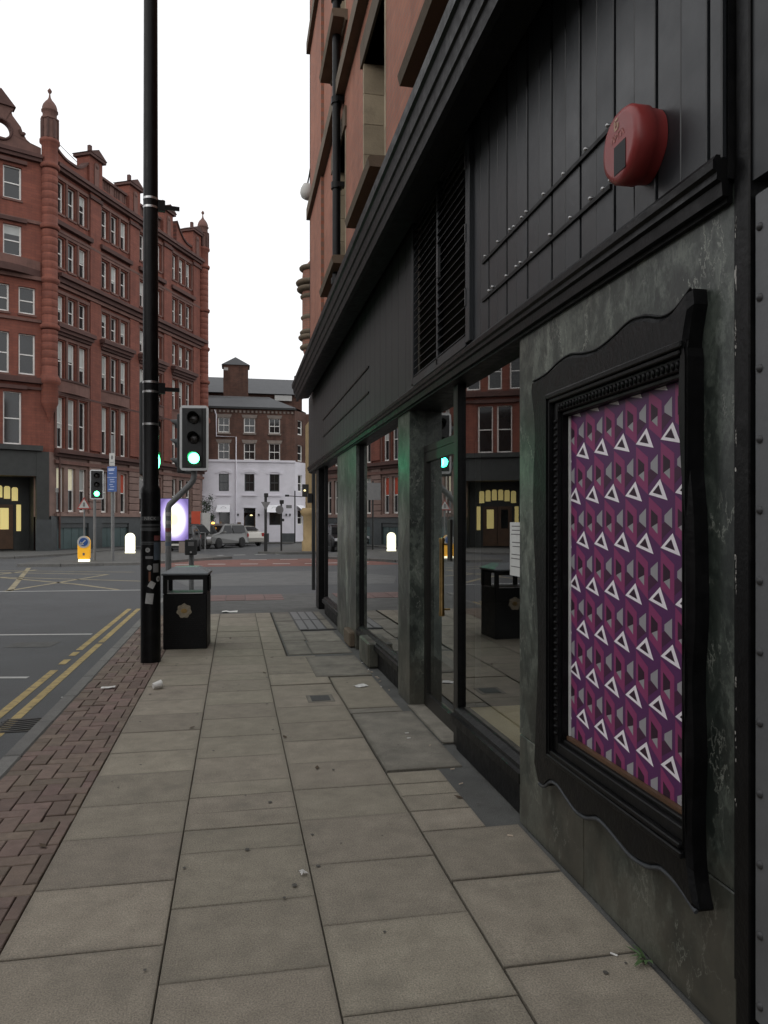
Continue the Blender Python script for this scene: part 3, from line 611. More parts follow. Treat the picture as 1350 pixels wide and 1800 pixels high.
sp('corner_post', M['black'], 1.50, 1.62, 13.9, 14.35, 0, 2.64, bevel=.006)
# room behind the glass
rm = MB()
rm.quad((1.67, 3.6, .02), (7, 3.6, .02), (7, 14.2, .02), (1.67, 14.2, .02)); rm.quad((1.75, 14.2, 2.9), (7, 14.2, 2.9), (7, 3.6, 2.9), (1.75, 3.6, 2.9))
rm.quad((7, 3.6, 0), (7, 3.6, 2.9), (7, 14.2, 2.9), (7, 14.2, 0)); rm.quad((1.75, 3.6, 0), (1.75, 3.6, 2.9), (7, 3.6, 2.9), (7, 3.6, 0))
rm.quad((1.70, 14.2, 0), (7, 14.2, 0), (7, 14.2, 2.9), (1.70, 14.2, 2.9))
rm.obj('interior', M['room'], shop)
sp('display_platform', M['tan_floor'], 1.615, 2.9, 3.84, 5.10, .04, .298)
sp('partition', M['room_pale'], 2.3, 2.36, 7.1, 9.0, .02, 2.4)
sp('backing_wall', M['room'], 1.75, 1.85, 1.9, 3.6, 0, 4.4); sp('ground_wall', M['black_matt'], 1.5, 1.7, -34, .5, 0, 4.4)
# ---- upper storeys: brick with deep stone-lined openings
BXW = 1.50
ops = [(1.6, 2.87), (4.6, 5.87), (7.58, 8.87), (10.42, 11.7)]
levels = [(5.25, 7.05), (8.6, 10.6)]
ys = sorted({-34.0, 14.95} | {v for o in ops for v in o}); zs = sorted({4.3, 13.5} | {v for l in levels for v in l})
wb = MB(); wb.sheet(ys, zs, lambda a, b: any(p < a < q for p, q in ops) and any(p < b < q for p, q in levels), 0, .45)
# sheet lies in local xz: turn it so that its front faces -X
uw = place('brick_wall', MB().mesh('x', M['wall_brick_y']), shop)
me = bpy.data.meshes.new('brick_wall')
me.from_pydata([(BXW + y_, x_, z_) for x_, y_, z_ in wb.v], [], [tuple(reversed(f)) for f in wb.f]); me.materials.append(M['wall_brick_y']); me.update(); uw.data = me
for (a, b) in ops:
    for (c, d) in levels:
        hst = (d - c) / 5
        for k in range(5):                                           # quoins: jamb stones with a thin face
            for (y0, y1, s_) in ((a-.05, a+.012, 1), (b-.012, b+.05, -1)):
                box_part('jamb_stone', M['buff'], shop, BXW-.006, BXW+.30, y0, y1, c + k*hst + .003, c + (k+1)*hst - .003)
        box_part('window_lintel', M['sooty'], shop, BXW-.03, BXW+.3, a-.12, b+.12, d, d+.28)
        MB().prism([(BXW-.20, c-.13), (BXW-.22, c-.05), (BXW-.20, c-.02), (BXW+.30, c+.004), (BXW+.30, c-.16), (BXW-.03, c-.16), (BXW-.05, c-.13)], a-.22, b+.10, 'y').obj('window_sill', M['sooty'], shop)
        wf = box_part('window', M['white_frame'], shop, BXW+.30, BXW+.36, a+.012, b-.012, c, d)
        MB().box(BXW+.29, BXW+.30, a+.07, b-.07, c+.07, d-.07).obj('pane', M['pane'], wf)
sp('corner_pilaster', M['wall_brick_y'], BXW-.05, BXW, 13.05, 14.95, 4.4, 13.5)
for z in (7.6, 10.9): sp('string_course', M['sooty'], BXW-.12, BXW, -34, 15.05, z, z+.22)
sp('brick_return', M['wall_brick_y'], BXW+.45, 9, 14.5, 14.95, 4.3, 13.5); sp('side_wall', M['black_matt'], 1.62, 9, 14.3, 14.34, 0, 4.3)
# downpipe with brackets
dp = MB().tube([(1.40, 10.62, 4.3), (1.40, 10.62, 13.4)], .058, 12).obj('downpipe', M['black'], shop)
for z in (5.0, 6.35, 7.55, 9.0, 10.5):
    MB().tube([(1.40, 10.62, z-.045), (1.40, 10.62, z+.045)], .078, 12).obj('pipe_collar', M['black'], dp)
    box_part('pipe_bracket', M['black'], dp, 1.40, 1.50, 10.50, 10.58, z-.05, z+.02)
MB().tube([(1.47, 14.97, 4.4), (1.47, 14.97, 13.4)], .03, 8).obj('corner_cable', M['black_matt'], shop)
dd = thing('wall_floodlight', 'pale rounded light fitting on the far corner of the orange brick wall', 'lamp', T(1.40, 15.05, 8.1))
MB().lathe([(.02, 0), (.09, .02), (.135, .08), (.15, .17), (.13, .27), (.05, .31)], 16).obj('housing', M['white_sign'], dd, Matrix.Translation((1.36, 15.05, 8.02)) @ Matrix.Rotation(R(18), 4, 'Y'))
MB().tube([(1.40, 15.05, 8.3), (1.44, 15.05, 8.5), (1.50, 15.0, 8.9)], .015, 6).obj('arm', M['black_matt'], dd)

# ================================================================ PICTURE FRAME AND POSTER
pf = thing('picture_frame', 'ornate black wavy edged picture frame on the green marble pier', 'frame', T(1.49, 2.85, 1.3))
PX = 1.42     # front of the plate
def wave(pts, n=8):
    """smooth curve through points (Catmull-Rom)"""
    out = []
    for i in range(len(pts)-1):
        p0 = pts[max(i-1, 0)]; p1 = pts[i]; p2 = pts[i+1]; p3 = pts[min(i+2, len(pts)-1)]
        for k in range(n):
            t = k/n
            out.append(tuple(.5*((2*p1[q]) + (-p0[q]+p2[q])*t + (2*p0[q]-5*p1[q]+4*p2[q]-p3[q])*t*t + (-p0[q]+3*p1[q]-3*p2[q]+p3[q])*t**3) for q in range(2)))
    return out + [tuple(pts[-1])]
YL, YR = 3.50, 2.185      # far (left in view) and near edges
top = wave([(YL, 2.292), (3.44, 2.292), (3.32, 2.300), (3.20, 2.325), (3.08, 2.333), (2.96, 2.312), (2.83, 2.300), (2.70, 2.318), (2.57, 2.346), (2.46, 2.335), (2.36, 2.305), (2.28, 2.308), (YR+.006, 2.350)], 4)
rgt = wave([(YR, 2.30), (2.214, 2.19), (2.228, 2.02), (2.212, 1.82), (2.188, 1.63), (2.180, 1.45), (2.180, 1.27), (2.196, 1.08), (2.186, .85), (2.196, .65), (2.186, .48), (YR-.03, .375)], 4)
botm = wave([(YR-.024, .365), (2.26, .402), (2.36, .412), (2.45, .380), (2.57, .368), (2.70, .392), (2.82, .405), (2.93, .368), (3.03, .362), (3.12, .384), (3.21, .408), (3.29, .398), (3.36, .352), (YL-.08, .345)], 4)
lft = wave([(YL-.03, .42), (3.455, .60), (3.435, .85), (3.435, 1.1), (3.465, 1.35), (3.49, 1.6), (3.485, 1.85), (3.465, 2.05), (YL+.008, 2.26)], 5)
outer = top + rgt + botm + lft
IYL, IYR, IZ0, IZ1 = 3.28, 2.206, .535, 2.165
def ring_plate(outer, inner_rect, x_front, x_back, bev):
    """plate with a rectangular hole and a rounded outer rim, by stitching outline to rectangle by angle"""
    yl, yr, z0, z1 = inner_rect; cy, cz = (yl+yr)/2, (z0+z1)/2
    n = len(outer); mb = MB()
    def rect_pt(p):
        dy, dz = p[0]-cy, p[1]-cz; hy, hz = abs(yl-yr)/2, (z1-z0)/2
        t = min(hy/abs(dy) if abs(dy) > 1e-9 else 9e9, hz/abs(dz) if abs(dz) > 1e-9 else 9e9); return (cy+dy*t, cz+dz*t)
    inn = [rect_pt(p) for p in outer]
    shr = [(p[0] + (cy-p[0])/math.hypot(cy-p[0], cz-p[1])*bev, p[1] + (cz-p[1])/math.hypot(cy-p[0], cz-p[1])*bev) for p in outer]
    def layer(ps, x): return [(x, p[0], p[1]) for p in ps]
    vs = layer(outer, x_back) + layer(outer, x_front+.02) + layer(shr, x_front) + layer(inn, x_front) + layer(inn, x_back)
    fs = []
    for L_ in range(4):
        for k in range(n): fs.append((L_*n+k, L_*n+(k+1)%n, (L_+1)*n+(k+1)%n, (L_+1)*n+k))
    mb.add(vs, fs); return mb
import bmesh
def fix_normals(o):
    bm = bmesh.new(); bm.from_mesh(o.data); bmesh.ops.remove_doubles(bm, verts=bm.verts, dist=1e-5); bmesh.ops.recalc_face_normals(bm, faces=bm.faces); bm.to_mesh(o.data); bm.free()
pl_ = ring_plate(outer, (IYL, IYR, IZ0, IZ1), PX, 1.489, .022).obj('plate', M['black'], pf); fix_normals(pl_)
MB().tube([(PX+.012, y, z) for y, z in botm], .0085, 8).obj('rim_highlight', M['rim_highlight'], pf); MB().tube([(PX+.012, y, z) for y, z in top], .005, 8).obj('rim_highlight', M['black_matt'], pf)  # bottom tube's grey is a painted highlight on the rolled edge; top tube stays black
# raised inner mouldings, stepping back to the poster
def rect_ring(yl, yr, z0, z1, t, x0, x1, name, mt, tn=None):
    tn = t if tn is None else tn; xn = max(x0, 1.424)
    mb = MB()
    mb.box(x0, x1, yl-t, yl, z0, z1); mb.box(xn, max(x1, xn+.004), yr, yr+tn, z0, z1); mb.box(x0, x1, yr+tn, yl-t, z1-t, z1); mb.box(x0, x1, yr+tn, yl-t, z0, z0+t)
    return mb.obj(name, mt, pf, None, .004)
rect_ring(3.302, 2.204, .513, 2.187, .022, 1.404, 1.4195, 'moulding', M['black'], .003)
rect_ring(3.278, 2.224, .537, 2.163, .018, 1.412, 1.470, 'moulding', M['black'], .004)
rect_ring(3.259, 2.229, .556, 2.144, .045, 1.432, 1.475, 'moulding', M['black_matt'], .006)
rect_ring(3.213, 2.236, .602, 2.098, .018, 1.450, 1.482, 'moulding', M['black'], .004)
# bead and dart run down the far side, over the top and on the near side
bd = MB().lathe([(.001, -.008), (.010, -.006), (.013, 0), (.010, .006), (.001, .008)], 8).mesh('bead', M['black'])
for k in range(46):
    z = .64 + k*.0315
    place('bead', bd, pf, Matrix.Translation((1.431, 3.232, z)) @ Matrix.Rotation(R(90), 4, 'Y') @ Matrix.Diagonal((.75, 1.3, 1, 1)))
    if k % 2 == 0: place('bead', bd, pf, Matrix.Translation((1.440, 2.234, z)) @ Matrix.Rotation(R(90), 4, 'X') @ Matrix.Diagonal((.6, .9, .9, 1)))
for k in range(32):
    place('bead', bd, pf, Matrix.Translation((1.431, 2.26 + k*.03, 2.118)) @ Matrix.Rotation(R(90), 4, 'Y') @ Matrix.Diagonal((1.2, .75, 1, 1)))
box_part('wood_edge', M['wood_door'], pf, 1.466, 1.486, 2.242, 3.19, .6205, .636)
box_part('white_edge', M['paper'], pf, 1.476, 1.4855, 3.184, 3.194, .637, 2.078)
# poster: printed flat pattern of triangles on a grid W x H
W_, H_ = .1695, .1925
PY0, PY1, PZ0, PZ1 = 2.241, 3.183, .637, 2.079       # clip of the sheet
def clip(poly):
    def cut(ps, f, inter):
        out = []
        for i in range(len(ps)):
            a, b = ps[i], ps[(i+1) % len(ps)]
            if f(a): out.append(a)
            if f(a) != f(b): out.append(inter(a, b))
        return out
    def ix(v):
        return lambda a, b: (v, a[1] + (b[1]-a[1])*(v-a[0])/(b[0]-a[0]))
    def iz(v):
        return lambda a, b: (a[0] + (b[0]-a[0])*(v-a[1])/(b[1]-a[1]), v)
    for f, g_ in ((lambda p: p[0] >= PY0, ix(PY0)), (lambda p: p[0] <= PY1, ix(PY1)), (lambda p: p[1] >= PZ0, iz(PZ0)), (lambda p: p[1] <= PZ1, iz(PZ1))):
        poly = cut(poly, f, g_)
        if len(poly) < 3: return []
    return poly
inks = ['p_purple', 'p_red', 'p_dark', 'p_grey', 'p_mid', 'p_white']
pm = MB(); XP = 1.484
pm.box(XP+.0005, XP+.003, PY0, PY1, PZ0, PZ1, 0)
SHAPES = [(1, [(0, .04), (.5, .29), (.5, 1.0), (0, .74)], 0), (2, [(.09, .28), (.35, .41), (.35, .54), (.09, .625)], 1), (3, [(.12, .615), (.345, .545), (.345, .745)], 1),
          (4, [(.5, .57), (.61, .52), (.89, .635), (.5, .84)], 0), (3, [(.61, .40), (.89, .26), (.89, .635), (.61, .515)], 1),
          (5, [(0, 0), (.45, -.277), (.73, .128)], 2), (2, [(.165, -.03), (.395, -.168), (.535, .035)], 3)]
for r_ in range(-9, 4):
    zv = 1.894 + r_*H_; off = 2.451 if r_ % 2 == 0 else 2.53
    for c_ in range(-4, 8):
        yv = off + c_*.1695
        for ink, sh, lay in SHAPES:
            p = clip([(yv - u*W_, zv - v*H_) for u, v in sh])
            if len(p) >= 3: pm.add([(XP - .0004*lay, a, b) for a, b in p], [tuple(range(len(p)))], ink)
po = pm.obj('poster', [M[k] for k in inks], pf)
tag(po, 'purple poster printed with staggered white triangles')

# ================================================================ ALARM BOX
al = thing('alarm_box', 'faded red rounded alarm box on the black boarded fascia', 'alarm box', T(1.43, 2.44, 2.92))
def egg(s=1.0, n=40):
    pts = []
    for k in range(n):
        a = 2*math.pi*k/n; yy = math.sin(a); zz = math.cos(a)
        wd = .125*(1.0 if zz > 0 else 1 - .33*zz*zz)
        yv = wd*math.copysign(abs(yy)**.85, yy); zv = (.125 if zz > 0 else .135)*math.copysign(abs(zz)**.88, zz)
        pts.append((2.447 + yv*s, 2.925 + zv*s))
    return pts
eg = egg(); n = len(eg); sm = egg(.93)
vs = [(1.438, y, z) for y, z in egg(.93)] + [(1.395, y, z) for y, z in egg(.96)] + [(1.39, y, z) for y, z in eg] + [(1.335, y, z) for y, z in eg] + [(1.322, y, z) for y, z in sm] + [(1.318, y, z) for y, z in egg(.8)]
fs = [(L_*n+k, L_*n+(k+1)%n, (L_+1)*n+(k+1)%n, (L_+1)*n+k) for L_ in range(5) for k in range(n)]
ab = MB().add(vs, fs, 0, True).add([(1.318, y, z) for y, z in egg(.8)], [tuple(range(n))]).obj('cover', M['red_plastic'], al); fix_normals(ab)
MB().box(1.375, 1.438, 2.345, 2.545, 2.845, 3.02).obj('base', M['red_plastic'], al, None, .03)
MB().box(1.316, 1.3175, 2.395, 2.475, 2.825, 2.925).obj('strobe_lens', M['lens_dark'], al)
def glyph(name, strokes, mt, yc, zc, sc_, parent, x=1.3165):
    """small printed strokes on the cover; u runs to the viewer's right (-Y)"""
    mb = MB()
    for (u0, v0, u1, v1, t) in strokes:
        d = Vector((u1-u0, v1-v0)).normalized(); nn = Vector((-d.y, d.x))*t/2
        q = [Vector((u0, v0))-nn, Vector((u1, v1))-nn, Vector((u1, v1))+nn, Vector((u0, v0))+nn]
        mb.add([(x, yc - p.x*sc_, zc + p.y*sc_) for p in q], [(0, 1, 2, 3)])
    return mb.obj(name, mt, parent)
M['print_cream'] = rough_mat('cream_print', (.50, .33, .22), .6, .1, 10); M['print_pale'] = rough_mat('faded_print', (.42, .16, .14), .6, .2, 30)
glyph('logo', [(0, 0, .55, 0, .2), (.6, 0, .6, .5, .22), (0, .12, .0, .8, .2), (.05, .85, .55, .85, .2), (.25, .3, .3, .6, .16)], M['print_cream'], 2.472, 2.985, .04, al)
glyph('lettering', [(-.8, 0, -.6, .5, .12), (-.6, .5, -.4, 0, .12), (-.3, 0, -.3, .5, .12), (-.3, .5, 0, .3, .12), (0, .3, -.3, .2, .12), (.15, 0, .15, .5, .12), (.15, .5, .4, .5, .12), (.5, 0, .7, .5, .12), (.7, .5, .95, 0, .12)], M['print_pale'], 2.455, 2.945, .05, al)

# ================================================================ NOTICE ON THE GLASS
no = thing('paper_notice', 'long white paper notice stuck inside the shop window', 'notice', T(GX-.002, 3.96, 1.5))
MB().box(GX-.0022, GX-.001, 3.955, 4.155, 1.295, 1.60).obj('sheet', M['paper'], no)
for k in range(11):
    a, b = random.uniform(.0, .03), random.uniform(.0, .05)
    if k in (3, 6, 9): continue
    MB().box(GX-.0028, GX-.0024, 3.97+a, 4.14-b*.6, 1.575-k*.023, 1.580-k*.023).obj('text_line', M['ink'], no)
# ================================================================ RED TERRACOTTA BUILDING
CX, CY = -10.25, 45.35
A1, A2, A3 = R(63.6), R(25.5), R(-12.5)          # headings of the long front, the canted corner, the side front
L1, L2, L3 = 17.3, 5.0, 13.0
C2 = (CX - L2*math.cos(A2), CY - L2*math.sin(A2)); C3 = (C2[0] - L3*math.cos(A3), C2[1] - L3*math.sin(A3))
M1, M2, M3 = T(CX, CY, 0, A1), T(C2[0], C2[1], 0, A2), T(C3[0], C3[1], 0, A3)
red = thing('terracotta_building', 'six storey red terracotta office block with corner turrets across the junction', 'building', T(CX, CY, 0))
ROWS = [(2.2, 4.75), (5.85, 8.76), (9.75, 12.0), (13.1, 14.6), (16.2, 17.9), (19.3, 21.1)]
_wcache = {}
def sash(wd, ht, M_, parent, blind=None, mid=.5, frame='white_frame', t=.085, name='window'):
    key = (round(wd, 2), round(ht, 2), frame, mid)
    if key not in _wcache:
        fb = MB(); fb.box(0, t, 0, .09, 0, ht); fb.box(wd-t, wd, 0, .09, 0, ht); fb.box(t, wd-t, 0, .09, 0, t*1.3); fb.box(t, wd-t, 0, .09, ht-t*.6, ht)
        fb.box(t, wd-t, .01, .08, ht*mid-.03, ht*mid+.03)
        pb = MB().quad((t*.8, .06, t), (wd-t*.8, .06, t), (wd-t*.8, .06, ht*mid), (t*.8, .06, ht*mid)); pt = MB().quad((t*.8, .05, ht*mid), (wd-t*.8, .05, ht*mid), (wd-t*.8, .05, ht-.02), (t*.8, .05, ht-.02))
        _wcache[key] = (fb.mesh('window', M[frame]), pb.mesh('pane', M['pane']), pt.mesh('pane', M['pane']))
    f, a, b = _wcache[key]
    o = place(name, f, parent, M_); place('pane', a, o, M_); 
    if blind is None: place('pane', b, o, M_)
    else:
        mt, frac = blind; key2 = key + (mt, round(frac, 1))
        if key2 not in _wcache: _wcache[key2] = MB().quad((t*.8, .048, ht*(1-frac)), (wd-t*.8, .048, ht*(1-frac)), (wd-t*.8, .048, ht-.02), (t*.8, .048, ht-.02)).mesh('blind', M[mt])
        place('pane', b, o, M_); place('blind', _wcache[key2], o, M_)
    return o
def front(M_, L_, wins, rows, zsplit=5.55, piers=(), lit=False, skip=lambda r, k: False, extra=None):
    """wall with openings; wins(row) -> list of (x0, x1)"""
    holes = []
    for r, (z0, z1) in enumerate(rows):
        for k, (a, b) in enumerate(wins(r)):
            if not skip(r, k): holes.append((a, b, z0, z1, r))
    if extra: holes += extra
    for (za, zb, mt) in ((1.9, zsplit, M['pink_stone']), (zsplit, 21.95, M['terracotta'])):
        hs = [h for h in holes if h[2] < zb and h[3] > za]
        xs = sorted({0, L_} | {h[0] for h in hs} | {h[1] for h in hs}); zs = sorted({za, zb} | {min(max(h[2], za), zb) for h in hs} | {min(max(h[3], za), zb) for h in hs})
        MB().sheet(xs, zs, lambda x, z: any(h[0] < x < h[1] and h[2] < z < h[3] for h in hs), 0, .4).obj('wall', mt, red, M_)
    for (a, b, z0, z1, r) in holes:
        if r < 0: continue
        rr = random.random(); bl = None
        if r == 0: bl = ('blind_lit', .5) if (lit and a < 2.2) else (('orange_sign', .48) if (lit and 5.5 < a < 7.2 or lit and 9.5 < a < 12) and rr < .7 else (('blind', .5) if rr < .5 else None))
        elif rr < .42: bl = ('blind', random.choice([.3, .45, .5, .6]))
        sash(b-a, z1-z0, M_ @ T(a, .16, z0), red, bl)
        box_part('window_sill', M['terra_trim'] if r else M['pink_stone'], red, a-.05, b+.05, -.07, .16, z0-.12, z0-.003, M_)
def band(M_, L_, z, h_, d, mt='terra_dark', name='string_course', x0=0): box_part(name, M[mt], red, x0, L_, -d, -.002, z, z+h_, M_)
BAYS = [.55, 4.65, 8.75, 12.85]
def wins1(r):
    out = []
    for b in BAYS:
        for q in range(3): out.append((b + q*1.0, b + q*1.0 + .66))
    return out
front(M1, L1, wins1, ROWS, lit=True)
def wins2(r):
    c = L2/2
    if r == 0: return []
    if r in (2, 3): return [(c-.43, c+.43), (c-1.75, c-.9), (c+.9, c+1.75)]
    return [(c-1.05, c-.12), (c+.12, c+1.05)]
front(M2, L2, wins2, ROWS, extra=[(L2/2-1.75, L2/2+1.75, 0, 4.15, -1)])
def wins3(r): return [(b + q*1.0, b + q*1.0 + .66) for b in (1.0, 5.1, 9.3) for q in range(3)]
front(M3, L3, wins3, ROWS)
for M_, L_, bays in ((M1, L1, BAYS), (M3, L3, (1.0, 5.1, 9.3))):
    # piers between the bays, mullions, hood mouldings, bay aprons
    pxs = [b + 2.66 + .72 for b in bays]
    for px in pxs:
        if px > L_ - .2: continue
        box_part('pier', M['terracotta'], red, px-.5, px+.5, -.13, -.001, 5.95, 21.9, M_)
        for k in range(8): box_part('stone_block', M['pink_stone'], red, px-.58, px+.58, -.12, -.001, 1.95 + k*.44, 2.36 + k*.44, M_, .03)
        box_part('pier_cap', M['terra_dark'], red, px-.6, px+.6, -.24, -.131, 21.2, 21.42, M_)
    for b in bays:
        for z0, z1 in ROWS[1:]:
            for q in range(4):
                xm = (b-.12) if q == 0 else (b + q*1.0 - .17 if q < 3 else b + 2.78)
                box_part('mullion', M['terra_trim'], red, xm-.075, xm+.075, -.075, -.001, z0-.05, z1+.08, M_)
            box_part('window_head', M['terra_trim'], red, b-.25, b+2.91, -.10, -.001, z1+.081, z1+.26, M_)
        box_part('hood_moulding', M['terra_dark'], red, b-.3, b+2.96, -.30, -.001, 18.5, 18.75, M_)
        for (z, h_, d) in ((12.35, .22, .5), (12.15, .2, .36), (11.99, .16, .22)): box_part('balconette', M['terra_dark'], red, b-.35+(.5-d)*.4, b+3.0-(.5-d)*.4, -d, -.101 if z < 12.1 else -.001, z+.3, z+.3+h_-.002, M_)
        # bowed apron under the second floor windows
        pts = [(b-.4, -.001)] + [(b-.4 + 3.45*i/10, -.05-.26*math.sin(math.pi*i/10)) for i in range(11)] + [(b+3.05, -.001)]
        MB().prism(pts, 9.05, 9.7, 'z').obj('bowed_apron', M['terra_trim'], red, M_)
        MB().prism([(x, y*1.25) for x, y in pts], 9.702, 9.82, 'z').obj('apron_cornice', M['terra_dark'], red, M_)
    for (z, h_, d, mt) in ((21.6, .18, .28, 'terra_dark'), (21.79, .2, .40, 'terra_dark'), (18.15, .16, .12, 'terra_trim'), (15.25, .25, .35, 'terra_dark'), (15.51, .22, .55, 'terra_dark'), (15.02, .2, .2, 'terra_trim'), (12.95, .12, .1, 'terra_trim'), (8.92, .12, .12, 'terra_dark'),
                           (5.35, .18, .22, 'terra_dark'), (5.54, .22, .42, 'terra_dark'), (4.95, .2, .15, 'terra_trim'), (1.95, .16, .18, 'pink_stone')):
        band(M_, L_, z, h_, d + (.02 if d < .2 else 0), mt, 'cornice' if d > .3 else 'string_course', x0=.35 if M_ is M1 else 0)
    # granite plinth with recessed basement lights
    bx = sorted({0, L_} | {v for b in bays for v in (b-.05, b+2.75)})
    MB().sheet(bx, [0, .05, 1.55, 1.95], lambda x, z: z > .05 and z < 1.55 and any(b-.05 < x < b+2.75 for b in bays), -.10, .35).obj('plinth', M['granite'], red, M_)
    for b in bays:
        for q in range(4): box_part('basement_light', M['teal'], red, b + q*.7-.04, b + q*.7 + .62, .05, .10, .06, 1.5 , M_)
        box_part('basement_grille', M['granite'], red, b-.04, b+2.74, -.02, .04, 1.28, 1.54, M_)
    # parapet and its tall piers
    for i, px in enumerate([p for p in pxs if p < L_-.4]):
        t = thing if 0 else None
        pc = box_part('parapet_pier', M['terracotta'], red, px-.62, px+.62, -.15, .75, 21.99, 23.75, M_)
        box_part('pier_cornice', M['terra_dark'], pc, px-.78, px+.78, -.32, .9, 23.752, 23.92, M_)
        MB().prism([(px-.85, 23.922), (px+.85, 23.922), (px, 24.35)], -.36, .95, 'y').obj('pediment', M['terra_dark'], pc, M_)
        MB().prism([(px+.14*math.cos(R(45+90*k)), .3+.14*math.sin(R(45+90*k))) for k in range(4)], 24.2, 24.7, 'z').obj('pier_finial', M['terra_dark'], pc, M_)
        box_part('pier_pilaster', M['terra_trim'], pc, px-.2, px+.2, -.22, -.151, 21.99, 23.4, M_)
        MB().lathe([(.2, 0), (.19, .07), (.02, .1)], 12).obj('roundel', M['terra_trim'], pc, M_ @ Matrix.Translation((px, -.15, 23.35)) @ Matrix.Rotation(R(90), 4, 'X'))
# parapets: swept at the ends, pierced balustrade between
def swept(x0, x1, hi0, hi1, low):
    n = 14; pts = [(x0, 21.99)]
    for i in range(n+1):
        u = i/n; z = low + (hi0-low)*max(0, 1-u*2.4)**2 + (hi1-low)*max(0, (u-.58)*2.4)**2; pts.append((x0 + (x1-x0)*u, z))
    pts.append((x1, 21.99)); return pts
for (x0, x1, a, b, lo) in ((.35, 3.3, 22.95, 23.2, 22.5), (13.5, L1, 23.6, 22.6, 22.5)):
    sw = MB().prism(swept(x0, x1, a, b, lo), .0, .35, 'y').obj('swept_parapet', M['terracotta'], red, M1)
    p2 = swept(x0, x1, a, b, lo)[1:-1]; cp = MB()
    for (u0, v0), (u1, v1) in zip(p2, p2[1:]): cp.add([(u0, -.1, v0+.002), (u1, -.1, v1+.002), (u1, .45, v1+.002), (u0, .45, v0+.002), (u0, -.1, v0+.14), (u1, -.1, v1+.14), (u1, .45, v1+.14), (u0, .45, v0+.14)], [(3,2,1,0), (4,5,6,7), (0,1,5,4), (2,3,7,6), (1,2,6,5), (3,0,4,7)])
    cp.obj('coping', M['terra_dark'], sw, M1)
for M_, spans in ((M1, ((4.55, 7.3), (8.65, 11.4))), (M3, ((1.0, 3.7), (5.0, 7.8), (9.2, 12.0)))):
    for x0, x1 in spans:
        bb = box_part('balustrade', M['terracotta'], red, x0, x1, 0, .3, 21.99, 22.35, M_)
        box_part('coping', M['terra_dark'], bb, x0, x1, -.08, .38, 22.95, 23.1, M_)
        k = 0; x = x0
        while x < x1-.1:
            box_part('baluster', M['terra_trim'], bb, x+.02, x+(.34 if k % 4 == 0 else .10), .05, .25, 22.352, 22.948, M_); x += .36 if k % 4 == 0 else .22; k += 1
# corner turrets
def turret(c, lo=7.2):
    t = MB()
    prof = [(.02, lo), (.15, lo+.35), (.2, lo+.5), (.42, 8.2), (.46, 8.3), (.46, 9.3), (.58, 9.4), (.58, 9.6), (.5, 9.75)]
    for (z0, z1) in ((9.75, 12.6), (12.6, 15.2), (15.2, 18.2), (18.2, 21.6)):
        zz = z0 + .15
        while zz < z1-.3:
            prof += [(.43, zz), (.43, zz+.40), (.42, zz+.41), (.42, zz+.43)]; zz += .44
        prof += [(.43, z1-.25), (.53, z1-.15), (.55, z1), (.44, z1+.1)]
    prof += [(.43, 21.8), (.43, 22.75), (.54, 22.85), (.54, 23.0), (.44, 23.05)]
    tr = t.lathe(prof, 18).obj('corner_turret', M['terracotta'], red, T(c[0], c[1], 0))
    MB().lathe([(.43, 23.05), (.43, 24.1), (.50, 24.15), (.50, 24.22)], 8, smooth=False).obj('turret_shaft', M['terra_trim'], tr, T(c[0], c[1], 0))
    for k in range(8):
        a = R(22.5 + 45*k); MB().lathe([(.07, 23.06), (.07, 24.1)], 8).obj('colonnette', M['terra_dark'], tr, T(c[0] + .43*math.cos(a-R(22.5)), c[1] + .43*math.sin(a-R(22.5)), 0))
    MB().lathe([(.38, 24.22), (.38, 24.58), (.45, 24.62), (.45, 24.68)], 16).obj('turret_drum', M['terra_trim'], tr, T(c[0], c[1], 0))
    MB().lathe([(.41, 24.68), (.40, 24.85), (.34, 25.03), (.24, 25.18), (.13, 25.30), (.06, 25.45), (.035, 25.65), (.10, 25.74), (.12, 25.82), (.06, 25.92), (.01, 25.98)], 16).obj('onion_cap', M['terra_trim'], tr, T(c[0], c[1], 0))
off1 = M1 @ Vector((-.02, -.02, 0)); turret((off1.x, off1.y)); turret(C2); far_c = M1 @ Vector((L1, -.05, 0)); turret((far_c.x, far_c.y), 5.6)
# canted corner: strings, balcony, gable, portal
for (z, h_, d, mt) in ((21.6, .18, .26, 'terra_dark'), (21.79, .2, .36, 'terra_dark'), (18.15, .18, .12, 'terra_trim'), (15.02, .2, .22, 'terra_trim'), (12.7, .15, .12, 'terra_trim'), (8.95, .14, .14, 'terra_dark'), (9.3, .3, .3, 'terra_dark'), (5.55, .28, .5, 'portal')):
    band(M2, L2-.45, z, h_, d, mt, 'cornice' if d > .3 else 'string_course', .45)
bp = [(.5, -.001)] + [(.5 + (L2-1.0)*i/12, -.08-.55*math.sin(math.pi*i/12)) for i in range(13)] + [(L2-.5, -.001)]
MB().prism(bp, 15.23, 15.6, 'z').obj('balcony', M['terra_dark'], red, M2)
MB().prism([(x, y*.75) for x, y in bp], 15.602, 16.1, 'z').obj('balcony_parapet', M['terra_trim'], red, M2)
for b, (z0, z1) in ((0, ROWS[4]), (0, ROWS[5]), (0, ROWS[1])): box_part('window_head', M['terra_dark'], red, L2/2-1.3, L2/2+1.3, -.2, -.001, z1+.15, z1+.35, M2)
